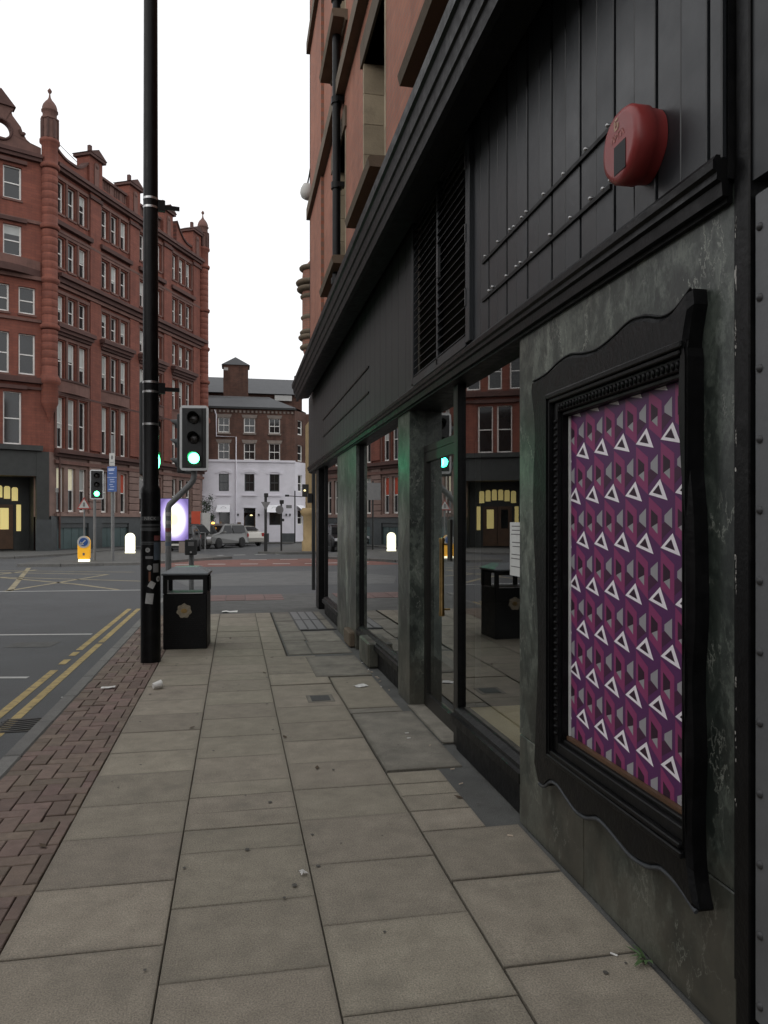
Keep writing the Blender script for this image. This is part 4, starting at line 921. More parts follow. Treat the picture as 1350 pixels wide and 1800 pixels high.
def gable_mesh(c):
    half = [(2.05, 21.99), (2.05, 22.5), (1.6, 22.55), (1.3, 22.75), (1.1, 23.1), (1.02, 23.35), (.85, 23.55), (.6, 23.85), (.52, 24.1), (.62, 24.15), (.66, 24.3), (.02, 24.95)]
    out = half + [(-x, z) for x, z in reversed(half)]; n = len(out); cz = 22.95; mb = MB()
    # densify
    P = []
    for (a, b), (c_, d) in zip(out, out[1:] + out[:1]):
        for k in range(3): P.append((a + (c_-a)*k/3, b + (d-b)*k/3))
    n = len(P); inn = []
    for (x, z) in P:
        a = math.atan2(z-cz, x); inn.append((.5*math.cos(a), cz + .5*math.sin(a)))
    for (Lr, y) in ((P, 0), (P, .4), (inn, .4), (inn, 0)): mb.v += [(c + x, y, z) for x, z in Lr]
    for q in range(4):
        for k in range(n):
            mb.f.append((q*n+k, q*n+(k+1) % n, ((q+1) % 4)*n+(k+1) % n, ((q+1) % 4)*n+k)); mb.m.append(0); mb.sm.append(False)
    return mb
gb = gable_mesh(L2/2).obj('gable', M['terra_trim'], red, M2); fix_normals(gb)
MB().prism([(L2/2-.75, 24.28), (L2/2+.75, 24.28), (L2/2, 25.12)], -.14, .5, 'y').obj('gable_pediment', M['terra_dark'], gb, M2)
MB().tube([(L2/2 + .56*math.cos(R(i*20)), -.03, 22.95 + .56*math.sin(R(i*20))) for i in range(19)], .07, 6, cap=False).obj('gable_ring', M['terra_dark'], gb, M2)
for s_ in (-1, 1):
    MB().tube([(L2/2 + s_*(1.18 - .035*i), -.06, 23.05 - .1*i + .02*i*i) for i in range(7)], .09, 6).obj('gable_scroll', M['terra_dark'], gb, M2)
# portal of dark granite, recessed lit doors
c = L2/2
for (a, b) in ((.1, c-1.75), (c+1.75, L2-.1)): box_part('portal_pier', M['portal'], red, a, b, -.3, -.001, 0, 5.52, M2)
box_part('portal_head', M['portal'], red, c-1.749, c+1.749, -.28, -.001, 4.15, 5.52, M2)
for (a, b) in ((.0, c-1.7), (c+1.7, L2)): box_part('portal_base', M['granite'], red, a, b, -.42, -.301, 0, 1.75, M2)
rec = MB(); rec.quad((c-1.75, .4, 0), (c-1.75, 1.6, 0), (c-1.75, 1.6, 4.15), (c-1.75, .4, 4.15)); rec.quad((c+1.75, 1.6, 0), (c+1.75, .4, 0), (c+1.75, .4, 4.15), (c+1.75, 1.6, 4.15)); rec.quad((c-1.75, .4, 4.15), (c-1.75, 1.6, 4.15), (c+1.75, 1.6, 4.15), (c+1.75, .4, 4.15)); rec.quad((c-1.75, 1.62, 0), (c+1.75, 1.62, 0), (c+1.75, 1.62, 4.15), (c-1.75, 1.62, 4.15))
rec.obj('entrance_recess', M['portal'], red, M2)
for k in range(6):
    x = c - 1.2 + k*.4; zt = 3.55 + .12*math.sin(math.pi*(k+.5)/6); zb = 2.75 + .25*math.sin(math.pi*(k+.5)/6)
    MB().add([(x+.04, 1.57, zb), (x+.36, 1.57, zb), (x+.36, 1.57, zt-.08), (x+.3, 1.57, zt), (x+.1, 1.57, zt), (x+.04, 1.57, zt-.08)], [(0, 1, 2, 3, 4, 5)]).obj('fanlight_pane', M['lit_pane'], red, M2)
ed = MB().box(c-.9, c-.02, 1.5, 1.57, .1, 2.6).box(c+.02, c+.9, 1.5, 1.57, .1, 2.6).obj('entrance_door', M['wood_door'], red, M2)
for s_ in (-1, 1):
    MB().quad((c+s_*.45-.22, 1.49, 1.2), (c+s_*.45+.22, 1.49, 1.2), (c+s_*.45+.22, 1.49, 2.4), (c+s_*.45-.22, 1.49, 2.4)).obj('door_pane', M['lit_pane'] if s_ > 0 else M['pane'], ed, M2)
    MB().quad((c+s_*1.2-.12, 1.56, 1.1), (c+s_*1.2+.12, 1.56, 1.1), (c+s_*1.2+.12, 1.56, 2.6), (c+s_*1.2-.12, 1.56, 2.6)).obj('side_light', M['lit_pane'], red, M2)
box_part('wall_plate', M['white_sign'], red, .45, .85, -.04, -.001, 3.3, 3.55, M1)
MB().tube([(.62, -.16, .1), (.62, -.16, 5.3)], .06, 8).obj('downpipe', M['terra_dark'], red, M1)
# solid body behind the fronts
e1 = M1 @ Vector((.5, .42, 0)); e2 = M1 @ Vector((L1, .42, 0)); e3 = M1 @ Vector((L1, 14, 0)); e0 = M2 @ Vector((.4, 1.8, 0)); e9 = M2 @ Vector((L2-.4, 1.8, 0)); e4 = M3 @ Vector((0, 12, 0)); e5 = M3 @ Vector((0, .42, 0)); e6 = M3 @ Vector((L3-.8, .42, 0))
MB().prism([(p.x, p.y) for p in (e6, e0, e9, e1, e2, e3, e4, e5)], 0, 21.9, 'z').obj('roof_and_core', M['terra_trim'], red)
er = MB().prism([(0, 0), (14, 0)], 0, 1) if 0 else None
box_part('end_wall', M['terracotta'], red, L1-.02, L1+.3, .3, 14, 0, 22.3, M1)
MB().tube([tuple(M1 @ Vector((.4, .6, 23.9))), tuple(M1 @ Vector((3.4, .6, 23.3)))], .02, 5).obj('roof_rail', M['steel'], red)
MB().tube([tuple(M1 @ Vector((.4, .6, 23.4))), tuple(M1 @ Vector((3.4, .6, 22.9)))], .02, 5).obj('roof_rail', M['steel'], red)

# ================================================================ WHITE-FRONTED HOUSE
WY = 62.0
wh = thing('white_public_house', 'brick house with whitewashed lower storeys and white awnings across the road', 'building', T(1.5, WY, 0))
x0, x1 = -6.2, 4.75
cols = [(-3.42, -2.52), (-1.37, -.47), (.66, 1.56), (2.66, 3.56)]
rw = [(8.80, 10.0, M['brown_brick']), (6.62, 7.97, None), (4.1, 5.55, None)]
def wfront(za, zb, mt, hs, name='wall'):
    xs = sorted({x0, x1} | {h[0] for h in hs} | {h[1] for h in hs}); zs = sorted({za, zb} | {h[2] for h in hs} | {h[3] for h in hs})
    MB().sheet(xs, zs, lambda x, z: any(h[0] < x < h[1] and h[2] < z < h[3] for h in hs), WY, WY+.3).obj(name, mt, wh)
wfront(6.55, 10.75, M['brown_brick'], [(a, b, z0, z1) for a, b in cols for z0, z1 in ((8.8, 10.0), (6.62, 7.97))])
gfw = [(-1.28, -.45, 1.32, 2.55), (2.69, 3.63, 1.37, 2.6)]
wfront(0, 6.549, M['white_wall'], [(a+.06, b-.06, 4.1, 5.5) for a, b in cols] + gfw + [(.66, 1.58, .02, 2.75)])
box_part('string_course', M['white_wall'], wh, x0, x1+.05, WY-.12, WY-.002, 6.45, 6.62)
def gsash(a, b, z0, z1, y=WY+.10, fm='white_frame', nx=2):
    o = sash(b-a, z1-z0, T(a, y, z0), wh, None, .5, fm, .07)
    t = .028
    for k in range(1, nx): box_part('glazing_bar', M[fm], o, a+(b-a)*k/nx-t/2, a+(b-a)*k/nx+t/2, y+.02, y+.05, z0+.06, z1-.04)
    return o
for a, b in cols:
    for z0, z1 in ((8.8, 10.0), (6.62, 7.97)):
        gsash(a, b, z0, z1)
        MB().prism([(a-.08, z1+.001), (b+.08, z1+.001), (b+.18, z1+.27), (a-.18, z1+.27)], WY-.03, WY-.001, 'y').obj('window_lintel', M['lintel'], wh)
        if z0 > 8: box_part('window_sill', M['lintel'], wh, a-.08, b+.08, WY-.12, WY-.001, z0-.14, z0-.001)
    gsash(a+.06, b-.06, 4.1, 5.5, fm='granite')
    pts = [(a-.16, 5.5), (a-.02, 5.5)] + [((a+b)/2 + ((b-a)/2+.02)*math.cos(R(180-i*18)), 5.5 + .16*math.sin(R(180-i*18))) for i in range(1, 10)] + [(b+.02, 5.5), (b+.16, 5.5)] + [((a+b)/2 + ((b-a)/2+.2)*math.cos(R(i*18)), 5.55 + .34*math.sin(R(i*18))) for i in range(0, 11)]
    MB().prism(pts, WY-.07, WY-.001, 'y').obj('arched_hood', M['white_wall'], wh)
    box_part('window_sill', M['white_wall'], wh, a-.1, b+.1, WY-.12, WY-.001, 3.70, 3.80)
for (a, b, z0, z1) in gfw:
    f = box_part('window', M['granite'], wh, a, b, WY+.15, WY+.2, z0, z1); MB().box(a+.05, b-.05, WY+.14, WY+.149, z0+.05, z1-.05).obj('pane', M['pane'], f)
    aw = MB().add([(a-.15, WY-.01, 3.0), (b+.02, WY-.01, 3.0), (b-.0, WY-.75, 2.42), (a-.28, WY-.75, 2.42), (a-.15, WY-.01, 2.97), (b+.02, WY-.01, 2.97), (b-.0, WY-.75, 2.39), (a-.28, WY-.75, 2.39)], [(0,1,2,3), (7,6,5,4), (3,2,6,7), (0,3,7,4), (2,1,5,6)]).obj('awning', M['awning'], wh)
    MB().tube([((a+b)/2-.08 + .2*math.cos(R(i*30)), WY-.40-.13*math.sin(R(i*30)), 2.71+.02+.10*math.sin(R(i*30))) for i in range(13)], .012, 5, cap=False).obj('awning_emblem', M['sign_back'], aw)
dro = box_part('door', M['wood_door'], wh, .70, 1.54, WY+.2, WY+.26, .03, 2.0)
MB().add([(.74, WY+.19, 1.3), (1.5, WY+.19, 1.3), (1.5, WY+.19, 1.95), (1.35, WY+.19, 2.2), (1.12, WY+.19, 2.3), (.9, WY+.19, 2.2), (.74, WY+.19, 1.95)], [(0,1,2,3,4,5,6)]).obj('door_pane', M['pane'], dro)
MB().lathe([(.09, 0), (.12, .05), (.06, .1)], 10).obj('lit_lamp', M['lamp_amber_soft'], wh, T(1.25, WY+.1, 2.12))
box_part('door_fanlight', M['pane'], wh, .72, 1.52, WY+.18, WY+.2, 2.36, 2.72); box_part('door_frame', M['white_wall'], wh, .55, 1.68, WY-.05, WY-.001, 2.75, 2.86)
for a, b in ((1.60, 2.66), (3.67, x1)): box_part('plinth', M['granite'], wh, a, b, WY-.06, WY-.001, .0, .70)
for a in (.2, 1.85, 4.05, 4.35): MB().lathe([(.05, 0), (.07, .18), (.03, .2)], 8).obj('wall_lamp', M['signal_black'], wh, T(a, WY-.1, 2.1))
box_part('menu_board', M['wood_door'], wh, .15, .42, WY-.05, WY-.001, 1.0, 1.6); box_part('name_plate', M['sign_back'], wh, 4.05, 4.5, WY-.03, WY-.001, 2.75, 3.0)
for k in range(34): box_part('dentil', M['lintel'], wh, x0+.1+k*.32, x0+.26+k*.32, WY-.1, WY-.001, 10.42, 10.6)
box_part('eaves_gutter', M['signal_black'], wh, x0, x1+.1, WY-.28, WY-.001, 10.72, 10.86)
pp = MB().tube([(-1.65, WY-.1, 10.6), (-1.51, WY-.1, 10.2), (-1.51, WY-.1, 8.48), (.04, WY-.1, 8.45), (.04, WY-.1, .6)], .05, 8).obj('downpipe', M['white_wall'], wh)
# canted corner on the right, receding
Mc = T(x1, WY, 0, R(58))
for za, zb, mt in ((6.55, 10.75, M['brown_brick']), (0, 6.549, M['white_wall'])):
    hs = [(.5, 1.35, 8.8, 10.0), (.5, 1.35, 6.62, 7.97)] if za > 1 else [(.55, 1.3, 4.1, 5.5), (.5, 1.4, 1.37, 2.6)]
    MB().sheet(sorted({0, 2.0} | {h[0] for h in hs} | {h[1] for h in hs}), sorted({za, zb} | {h[2] for h in hs} | {h[3] for h in hs}), lambda x, z: any(h[0] < x < h[1] and h[2] < z < h[3] for h in hs), 0, .3).obj('wall', mt, wh, Mc)
    for (a, b, z0, z1) in hs: sash(b-a, z1-z0, Mc @ T(a, .08, z0), wh)
box_part('side_wall', M['brown_brick'], wh, 4.4, 9.5, WY+1.72, WY+8, 0, 10.7)
aw2 = MB().add([(.3, -.01, 3.0), (1.5, -.01, 3.0), (1.5, -.8, 2.42), (.3, -.8, 2.42), (.3, -.01, 2.97), (1.5, -.01, 2.97), (1.5, -.8, 2.39), (.3, -.8, 2.39)], [(0,1,2,3), (7,6,5,4), (3,2,6,7), (0,3,7,4), (2,1,5,6)]).obj('awning', M['awning'], wh, Mc)
# slate roofs and the water-tower like brick stack behind
rf = MB().add([(x0-.2, WY-.3, 10.86), (x1+.1, WY-.3, 10.86), (5.9, WY+2.2, 10.86), (5.9, WY+8, 10.86), (x0-.2, WY+8, 10.86), (x0-.2, WY+3.2, 12.1), (2.9, WY+3.2, 12.2)], [(0,1,6,5), (1,2,6), (2,3,6), (3,4,5,6), (4,0,5)]).obj('roof', M['slate'], wh)
box_part('ridge', M['sign_back'], rf, x0, 2.9, WY+3.1, WY+3.3, 12.12, 12.24)
bk = thing('rear_warehouse', 'long slate roofed building rising behind the white-fronted house', 'building', T(0, 74, 0))
box_part('wall', M['brown_brick'], bk, -16, 6.2, 72, 84, 0, 13.6)
MB().prism([(71.4, 13.6), (84.6, 13.6), (78, 16.2)], -16.2, 6.4, 'x').obj('roof', M['slate'], bk)
box_part('skylight', M['white_sign'], bk, 3.6, 5.2, 71.5, 71.6, 13.0, 13.5); box_part('ridge_vent', M['sign_back'], bk, 5.9, 6.1, 77.8, 78.2, 16.1, 16.6)
tw = thing('brick_tower', 'square brown brick tower with pyramid slate cap above the roofs', 'tower', T(.05, 68.8, 0))
box_part('shaft', M['brown_brick'], tw, -1.05, 1.1, 67.9, 69.8, 0, 15.45)
MB().add([(-1.2, 67.75, 15.45), (1.25, 67.75, 15.45), (1.25, 69.95, 15.45), (-1.2, 69.95, 15.45), (0, 68.85, 16.35)], [(0,1,4), (1,2,4), (2,3,4), (3,0,4), (3,2,1,0)]).obj('cap', M['slate'], tw)
box_part('opening', M['white_sign'], tw, -1.0, -.65, 67.86, 67.899, 14.95, 15.2)
# ---------------------------------------------------------------- buildings beyond the shop corner
ss = thing('sandstone_building', 'yellow sandstone corner building with rounded base, half hidden by the shop', 'building', T(5, 42, 0))
box_part('wall', M['sandstone'], ss, 3.98, 12, 41.8, 44, 2.4, 7.2)
MB().lathe([(.62, 0), (.62, .5), (.55, .6), (.55, 1.9), (.66, 2.0), (.72, 2.2), (.60, 2.39)], 18).obj('base_column', M['sandstone'], ss, T(4.25, 42.3, 0))
box_part('base_wall', M['sandstone'], ss, 4.3, 12, 42.0, 44, 0, 2.39); box_part('hanging_sign', M['signal_black'], ss, 3.62, 3.97, 41.9, 42.0, 3.0, 3.7)
MB().lathe([(.03, 0), (.06, .03), (.06, .08), (.02, .1)], 10).obj('lit_lamp', M['lamp_amber_soft'], ss, T(3.75, 41.8, 3.3))
orl = thing('turreted_building', 'red brick building with rounded oriel turret beyond the shop corner', 'building', T(5, 31, 0))
ob_ = brick_mat('oriel_brick', (.27, .11, .07), (.22, .09, .06), (.16, .1, .08), axes='xz')
box_part('wall', ob_, orl, 3.42, 14, 30.6, 32.6, 0, 13.5)
oc = T(3.05, 30.7, 0)
o_ = MB().lathe([(.05, 6.5), (.12, 7.2), (.20, 8.0), (.36, 8.5), (.40, 8.7), (.40, 11.5), (.36, 11.9), (.1, 12.2)], 18).obj('oriel', ob_, orl, oc)
for z, r in ((8.55, .50), (8.95, .56), (9.15, .50), (9.75, .46), (10.6, .48), (10.9, .62), (11.15, .66), (11.75, .52)):
    MB().lathe([(.36, z), (r-.06, z+.03), (r, z+.09), (r, z+.15), (r-.05, z+.2), (.36, z+.22)], 18).obj('oriel_moulding', M['sooty'], o_, oc)
# ---------------------------------------------------------------- the other side of our street, out of the picture to the left
op = thing('opposite_terrace', 'low brick terrace on the far side of the street, beyond the left edge', 'building', T(-14, 0, 0))
OY = [(-40 + 4.2*k, -38.2 + 4.2*k) for k in range(13)]
ohs = [(a, b, z0, z0+2.0) for a, b in OY for z0 in (1.0, 4.6)]
oxs = sorted({-42, 15.0} | {v for a, b in OY for v in (a, b)}); ozs = sorted({0, 8.2} | {v for h in ohs for v in h[2:]})
Mo = T(-12.5, 0, 0, R(90)) @ Matrix.Diagonal((1, 1, 1, 1))
wo_ = MB().sheet(oxs, ozs, lambda x, z: any(h[0] < x < h[1] and h[2] < z < h[3] for h in ohs), 0, .35).obj('wall', M['brown_brick'], op, Mo)
for (a, b, z0, z1) in ohs: sash(b-a, z1-z0, Mo @ T(a, .2, z0), op)
box_part('cornice', M['lintel'], op, -42, 15, -.4, -.002, 7.8, 8.2, Mo)
box_part('core', M['room'], op, -42, 14.9, .6, 12, 0, 8.2, Mo)
opf = tag(MB().prism([(-12.5, -45), (-12.5, 16.5), (-11, 17.5), (-9.6, 16.5), (-9.6, -45)], ZR-.05, 0, 'z').obj('opposite_pavement', M['slab_old']), kind='structure')
# ================================================================ STREET FURNITURE
# ---- lamp column
LPX, LPY = -.955, 9.03
lp = thing('lamp_post', 'tall black lamp column covered in stickers beside the litter bin', 'lamp post', T(LPX, LPY, 0))
MB().tube([(LPX, LPY, 0), (LPX, LPY, 1.92), (LPX, LPY, 1.98), (LPX, LPY, 2.02), (LPX, LPY, 3.0), (LPX, LPY, 9.5)], [.112, .110, .108, .088, .088, .072], 24).obj('shaft', M['black'], lp)
MB().tube([(LPX, LPY, 9.4), (LPX-.2, LPY, 9.8), (LPX-1.2, LPY, 9.95)], .04, 10).obj('bracket_arm', M['black'], lp)
MB().box(LPX-1.75, LPX-1.15, LPY-.12, LPY+.12, 9.88, 10.02).obj('lantern', M['black'], lp, None, .03)
for z, r in ((5.30, .0855), (5.20, .0855), (3.20, .0905), (3.09, .0905), (2.72, .0905)): MB().tube([(LPX, LPY, z-.012), (LPX, LPY, z+.012)], r, 24).obj('strap', M['steel'], lp)
for z in (5.24, 3.14):
    MB().box(.07, .16, -.03, .03, z-.06, z+.06).obj('sign_clamp', M['black'], lp, T(LPX, LPY, 0, R(8)))
    MB().box(.16, .32, -.012, .012, z-.03, z+.015).obj('sign_edge', M['black'], lp, T(LPX, LPY, 0, R(8)))
for (z, h_, mt) in ((1.62, .045, 'sign_back'), (1.555, .025, 'sign_back'), (1.50, .04, 'sign_back'), (1.36, .02, 'sign_back'), (1.345, .01, 'sign_back')):
    MB().tube([(LPX, LPY, z), (LPX, LPY, z+h_)], .1125, 24, cap=False).obj('tape_band', M[mt], lp)
M['band'] = rough_mat('dark_tape', (.04, .042, .043), .5, .2, 14)
for o in [c for c in lp.children if c.name.startswith('tape_band')]: o.data.materials[0] = M['band']
def on_pole(name, mt, ang, z, wd, ht, r=.1135, seg=5, round_=False, rot=0):
    """sticker bent round the shaft; ang measured from the side facing the camera, to the right"""
    base = math.atan2(-LPY, -LPX)
    mb = MB(); pts = []
    if round_:
        ring = [(wd/2*math.cos(2*math.pi*k/14), ht/2*math.sin(2*math.pi*k/14)) for k in range(14)]
    else:
        ring = [(-wd/2 + wd*k/seg, -ht/2) for k in range(seg+1)] + [(wd/2 - wd*k/seg, ht/2) for k in range(seg+1)]
    ca, sa = math.cos(rot), math.sin(rot); ring = [(x*ca - y*sa, x*sa + y*ca) for x, y in ring]
    def P(x, y):
        a = base + ang + x/r; return (LPX + r*math.cos(a), LPY + r*math.sin(a), z + y)
    vs = [P(0, 0)] + [P(*q) for q in ring]; n = len(ring)
    if round_: mb.add(vs, [(0, 1+k, 1+(k+1) % n) for k in range(n)])
    else: mb.add([P(*q) for q in ring], [(k, k+1, n-2-k, n-1-k) for k in range(seg)])
    return mb.obj(name, M[mt], lp)
M['dull_white'] = rough_mat('grubby_sticker', (.32, .32, .31), .7, .25, 20, rnd=.2); M['dull_red'] = rough_mat('faded_red_sticker', (.20, .06, .055), .7, .2, 20); M['dull_blue'] = rough_mat('blue_grey_sticker', (.085, .11, .14), .6, .35, 16); M['dull_orange'] = rough_mat('orange_sticker', (.16, .06, .03), .7, .2, 20)
on_pole('sticker', 'dull_red', .72, 1.42, .085, .055); on_pole('sticker', 'dull_blue', .75, 1.27, .10, .20)
on_pole('sticker', 'dull_white', -.30, 1.285, .055, .055, round_=True); on_pole('sticker', 'dull_white', -.12, 1.085, .055, .06, round_=True)
on_pole('sticker', 'ink', -.30, 1.285, .02, .02, r=.1142, round_=True)
on_pole('sticker', 'sign_back', -.15, 1.20, .085, .03); on_pole('sticker', 'dull_orange', -.10, .985, .022, .11)
on_pole('sticker', 'dull_white', .10, .89, .07, .075, rot=-.5); on_pole('sticker', 'dull_white', -.13, .735, .085, .12, rot=-.12); on_pole('sticker', 'dull_white', .82, .955, .06, .065, round_=True); on_pole('sticker', 'ink', .82, .955, .028, .03, r=.1142, round_=True)
on_pole('sticker', 'sign_back', .55, 1.08, .07, .10)
def text_on_pole(s, z, size, mt):
    cu = bpy.data.curves.new('lettering', 'FONT'); cu.body = s; cu.size = size; cu.align_x = 'CENTER'
    tmp = bpy.data.objects.new('tmp', cu); sc.collection.objects.link(tmp)
    dg = bpy.context.evaluated_depsgraph_get(); me = bpy.data.meshes.new_from_object(tmp.evaluated_get(dg)); bpy.data.objects.remove(tmp); bpy.data.curves.remove(cu)
    base = math.atan2(-LPY, -LPX); r = .1142
    for v in me.vertices:
        a = base - .05 + v.co.x/r; y = v.co.y; v.co = (LPX + r*math.cos(a), LPY + r*math.sin(a), z + y)
    me.materials.clear(); me.materials.append(M[mt]); return place('lettering', me, lp)
text_on_pole('NECK', 1.625, .052, 'dull_white')

# ---- litter bin
BXc, BYc = -.610, 10.10
MBn = T(BXc, BYc, 0, R(-3))
bn = thing('litter_bin', 'square black litter bin with grey lid and gold emblem on the pavement', 'bin', MBn)
bw = .27
b_ = MB()
b_.box(-bw, bw, -bw, bw, .0, .70)
bo = b_.obj('body', M['black_matt'], bn, MBn, .012)
# perforated-looking ribs: a lattice of small raised studs on the front
st = MB()
for i in range(17):
    for j in range(24):
        x = -.21 + i*.0262 + (.013 if j % 2 else 0); z = .04 + j*.0262
        st.box(x, x+.012, -bw-.004, -bw-.0005, z, z+.010)
tag(st.obj('studs', M['black_matt'], bn, MBn), kind='stuff')
for sx in (-1, 1):
    for sy in (-1, 1): MB().box(sx*bw-(.05 if sx > 0 else 0), sx*bw+(0 if sx > 0 else .05), sy*bw-(.05 if sy > 0 else 0), sy*bw+(0 if sy > 0 else .05), .702, .93).obj('corner_post', M['black_matt'], bn, MBn)
for sy in (-1, 1): MB().box(-bw+.051, bw-.051, sy*bw-(.03 if sy > 0 else 0), sy*bw+(0 if sy > 0 else .03), .875, .93).obj('hood_rail', M['black_matt'], bn, MBn)
box_part('aperture_lip', M['steel'], bn, -bw+.052, bw-.052, -bw-.006, -bw+.02, .701, .713, MBn)
box_part('notice_holder', M['black_matt'], bn, bw+.001, bw+.02, -.12, .1, .72, .90, MBn)
lid = MB().add([(-bw-.02,-bw-.02,.932),(bw+.02,-bw-.02,.932),(bw+.02,bw+.02,.932),(-bw-.02,bw+.02,.932),(-bw-.02,-bw-.02,.955),(bw+.02,-bw-.02,.955),(bw+.02,bw+.02,.955),(-bw-.02,bw+.02,.955),(-.15,-.12,1.03),(.15,-.12,1.03),(.15,.15,1.03),(-.15,.15,1.03)],
     [(3,2,1,0),(0,1,5,4),(1,2,6,5),(2,3,7,6),(3,0,4,7),(4,5,9,8),(5,6,10,9),(6,7,11,10),(7,4,8,11),(8,9,10,11)]).obj('lid', M['bin_lid'], bn, MBn, .006)
em = []
for k in range(28):
    a = 2*math.pi*k/28; r = .088*(1 + .09*math.cos(7*a)); em.append((-.01 + r*math.sin(a), .485 + r*math.cos(a)))
MB().prism(em, -bw-.010, -bw-.0045, 'y').obj('emblem', M['gold'], bn, MBn)
MB().prism([(-.01 + .04*math.cos(a), .485 + .03*math.sin(a)) for a in [R(i*30) for i in range(12)]], -bw-.013, -bw-.0102, 'y').obj('emblem_boss', M['brass'], bn, MBn)

# ---- traffic signals
def signal_head(name, M_, parent, on=True, board=True, lens_mat='green_on', hd=1.0):
    """faces local -Y; origin at the bottom centre of the backing board (1.24 m tall)"""
    s = MB()
    s.box(-.165, .165, -.02, .14, .05, 1.19); h = s.obj(name, M['signal_black'], parent, M_, .02)
    if board:
        pts = []
        for cx_, cz_, a0 in ((.20, 1.17, 0), (-.20, 1.17, 90), (-.20, .07, 180), (.20, .07, 270)):
            for k in range(5): pts.append((cx_ + .07*math.cos(R(a0 + k*22.5)), cz_ + .07*math.sin(R(a0 + k*22.5))))
        MB().prism(pts, .0, .014, 'y').obj('backing_board', M['signal_white'], h, M_)
        MB().box(-.225, .225, -.006, -.0002, .05, 1.19).obj('board_face', M['signal_black'], h, M_)
    for k in range(3):
        z = .235 + k*.375
        ln = MB().lathe([(.105, 0), (.10, .02), (.06, .035), (.01, .04)], 20).obj('lens', M[lens_mat] if (k == 0 and on) else M['lens_off'], h, M_ @ Matrix.Translation((0, -.02, z)) @ Matrix.Rotation(R(90), 4, 'X'))
        hood = MB(); n = 18
        A = [R(-35 + 250*i/n) for i in range(n+1)]
        vs = [(.118*math.cos(a), -.02, z + .118*math.sin(a)) for a in A] + [(.118*math.cos(a), -.02 - hd*(.06 + .17*max(0, math.sin(a))), z + .118*math.sin(a)) for a in A]
        vs += [(.112*math.cos(a), -.02, z + .112*math.sin(a)) for a in A] + [(.112*math.cos(a), -.02 - hd*(.06 + .17*max(0, math.sin(a))), z + .112*math.sin(a)) for a in A]
        q = n+1
        hood.add(vs, [(i, i+1, q+i+1, q+i) for i in range(n)] + [(2*q+i+1, 2*q+i, 3*q+i, 3*q+i+1) for i in range(n)] + [(q+i, q+i+1, 3*q+i+1, 3*q+i) for i in range(n)], 0, True)
        hood.obj('hood', M['signal_black'], h, M_)
    return h
S1 = (-1.262, 15.0)
MS = T(S1[0], S1[1], 0)
ts = thing('traffic_signal', 'green traffic light on a cranked grey post behind the litter bin', 'traffic light', MS)
MB().tube([(S1[0], 15.0, 0), (S1[0], 15.0, 1.86), (S1[0]+.02, 15.0, 1.93), (S1[0]+.40, 15.0, 2.32), (S1[0]+.46, 15.0, 2.40), (S1[0]+.48, 15.0, 2.50), (S1[0]+.48, 15.0, 3.75)], .057, 16).obj('post', M['galv'], ts)
signal_head('signal_head', T(-.774, 14.84, 2.585, R(-6)), ts)
sh2 = signal_head('signal_head', T(-1.02, 15.18, 2.50, R(-118)), ts, on=False, board=False)
for z, mt in ((1.72, 'dull_white'), (1.56, 'dull_white'), (1.42, 'dull_red'), (1.33, 'dull_white'), (1.15, 'dull_blue'), (1.02, 'sign_back')):
    MB().tube([(S1[0], 15.0, z), (S1[0], 15.0, z + .07)], .0585, 16, cap=False).obj('sticker', M[mt], ts)
gl = bpy.data.lights.new('green_signal_light', 'SPOT'); gl.energy = 10; gl.color = (.03, 1, .5); gl.spot_size = R(95); gl.spot_blend = .8; gl.shadow_soft_size = .1
go = bpy.data.objects.new('green_signal_light', gl); sc.collection.objects.link(go)
go.location = (-.79, 14.6, 2.80); go.rotation_euler = (R(72), 0, R(180-3))
S2 = (-6.02, 33.5)
ts2 = thing('traffic_signal', 'distant green traffic light on the island beside the yellow bollard', 'traffic light', T(S2[0], S2[1], 0))
MB().tube([(-5.80, 33.5, 0), (-5.80, 33.5, 2.6)], .057, 12).obj('post', M['galv'], ts2)
signal_head('signal_head', T(-5.70, 33.4, 2.56, R(8)), ts2)
# repeater seen edge-on behind the lamp column
ts3 = thing('traffic_signal', 'edge-on black signal box hidden behind the tall lamp column', 'traffic light', T(-.80, 9.75, 0))
MB().tube([(-1.0, 9.8, 0), (-1.0, 9.8, 3.3)], .05, 12).obj('post', M['signal_black'], ts3)
signal_head('signal_head', T(-.985, 9.72, 2.12, R(80)), ts3, board=False, hd=.22)

# ---- push-button unit
pb = thing('push_button_unit', 'black pedestrian push button box on a short post behind the bin', 'push button', T(-.85, 15.3, 0))
MB().tube([(-.85, 15.3, 0), (-.85, 15.3, 1.26)], .05, 14).obj('post', M['galv'], pb)
MB().box(-.965, -.735, 15.11, 15.24, .965, 1.265).obj('box', M['signal_black'], pb, None, .015)
box_part('display', M['sign_back'], pb, -.90, -.79, 15.104, 15.1095, 1.14, 1.22)
MB().lathe([(.02, 0), (.018, .012)], 10).obj('button', M['steel'], pb, Matrix.Translation((-.85, 15.11, 1.02)) @ Matrix.Rotation(R(90), 4, 'X'))

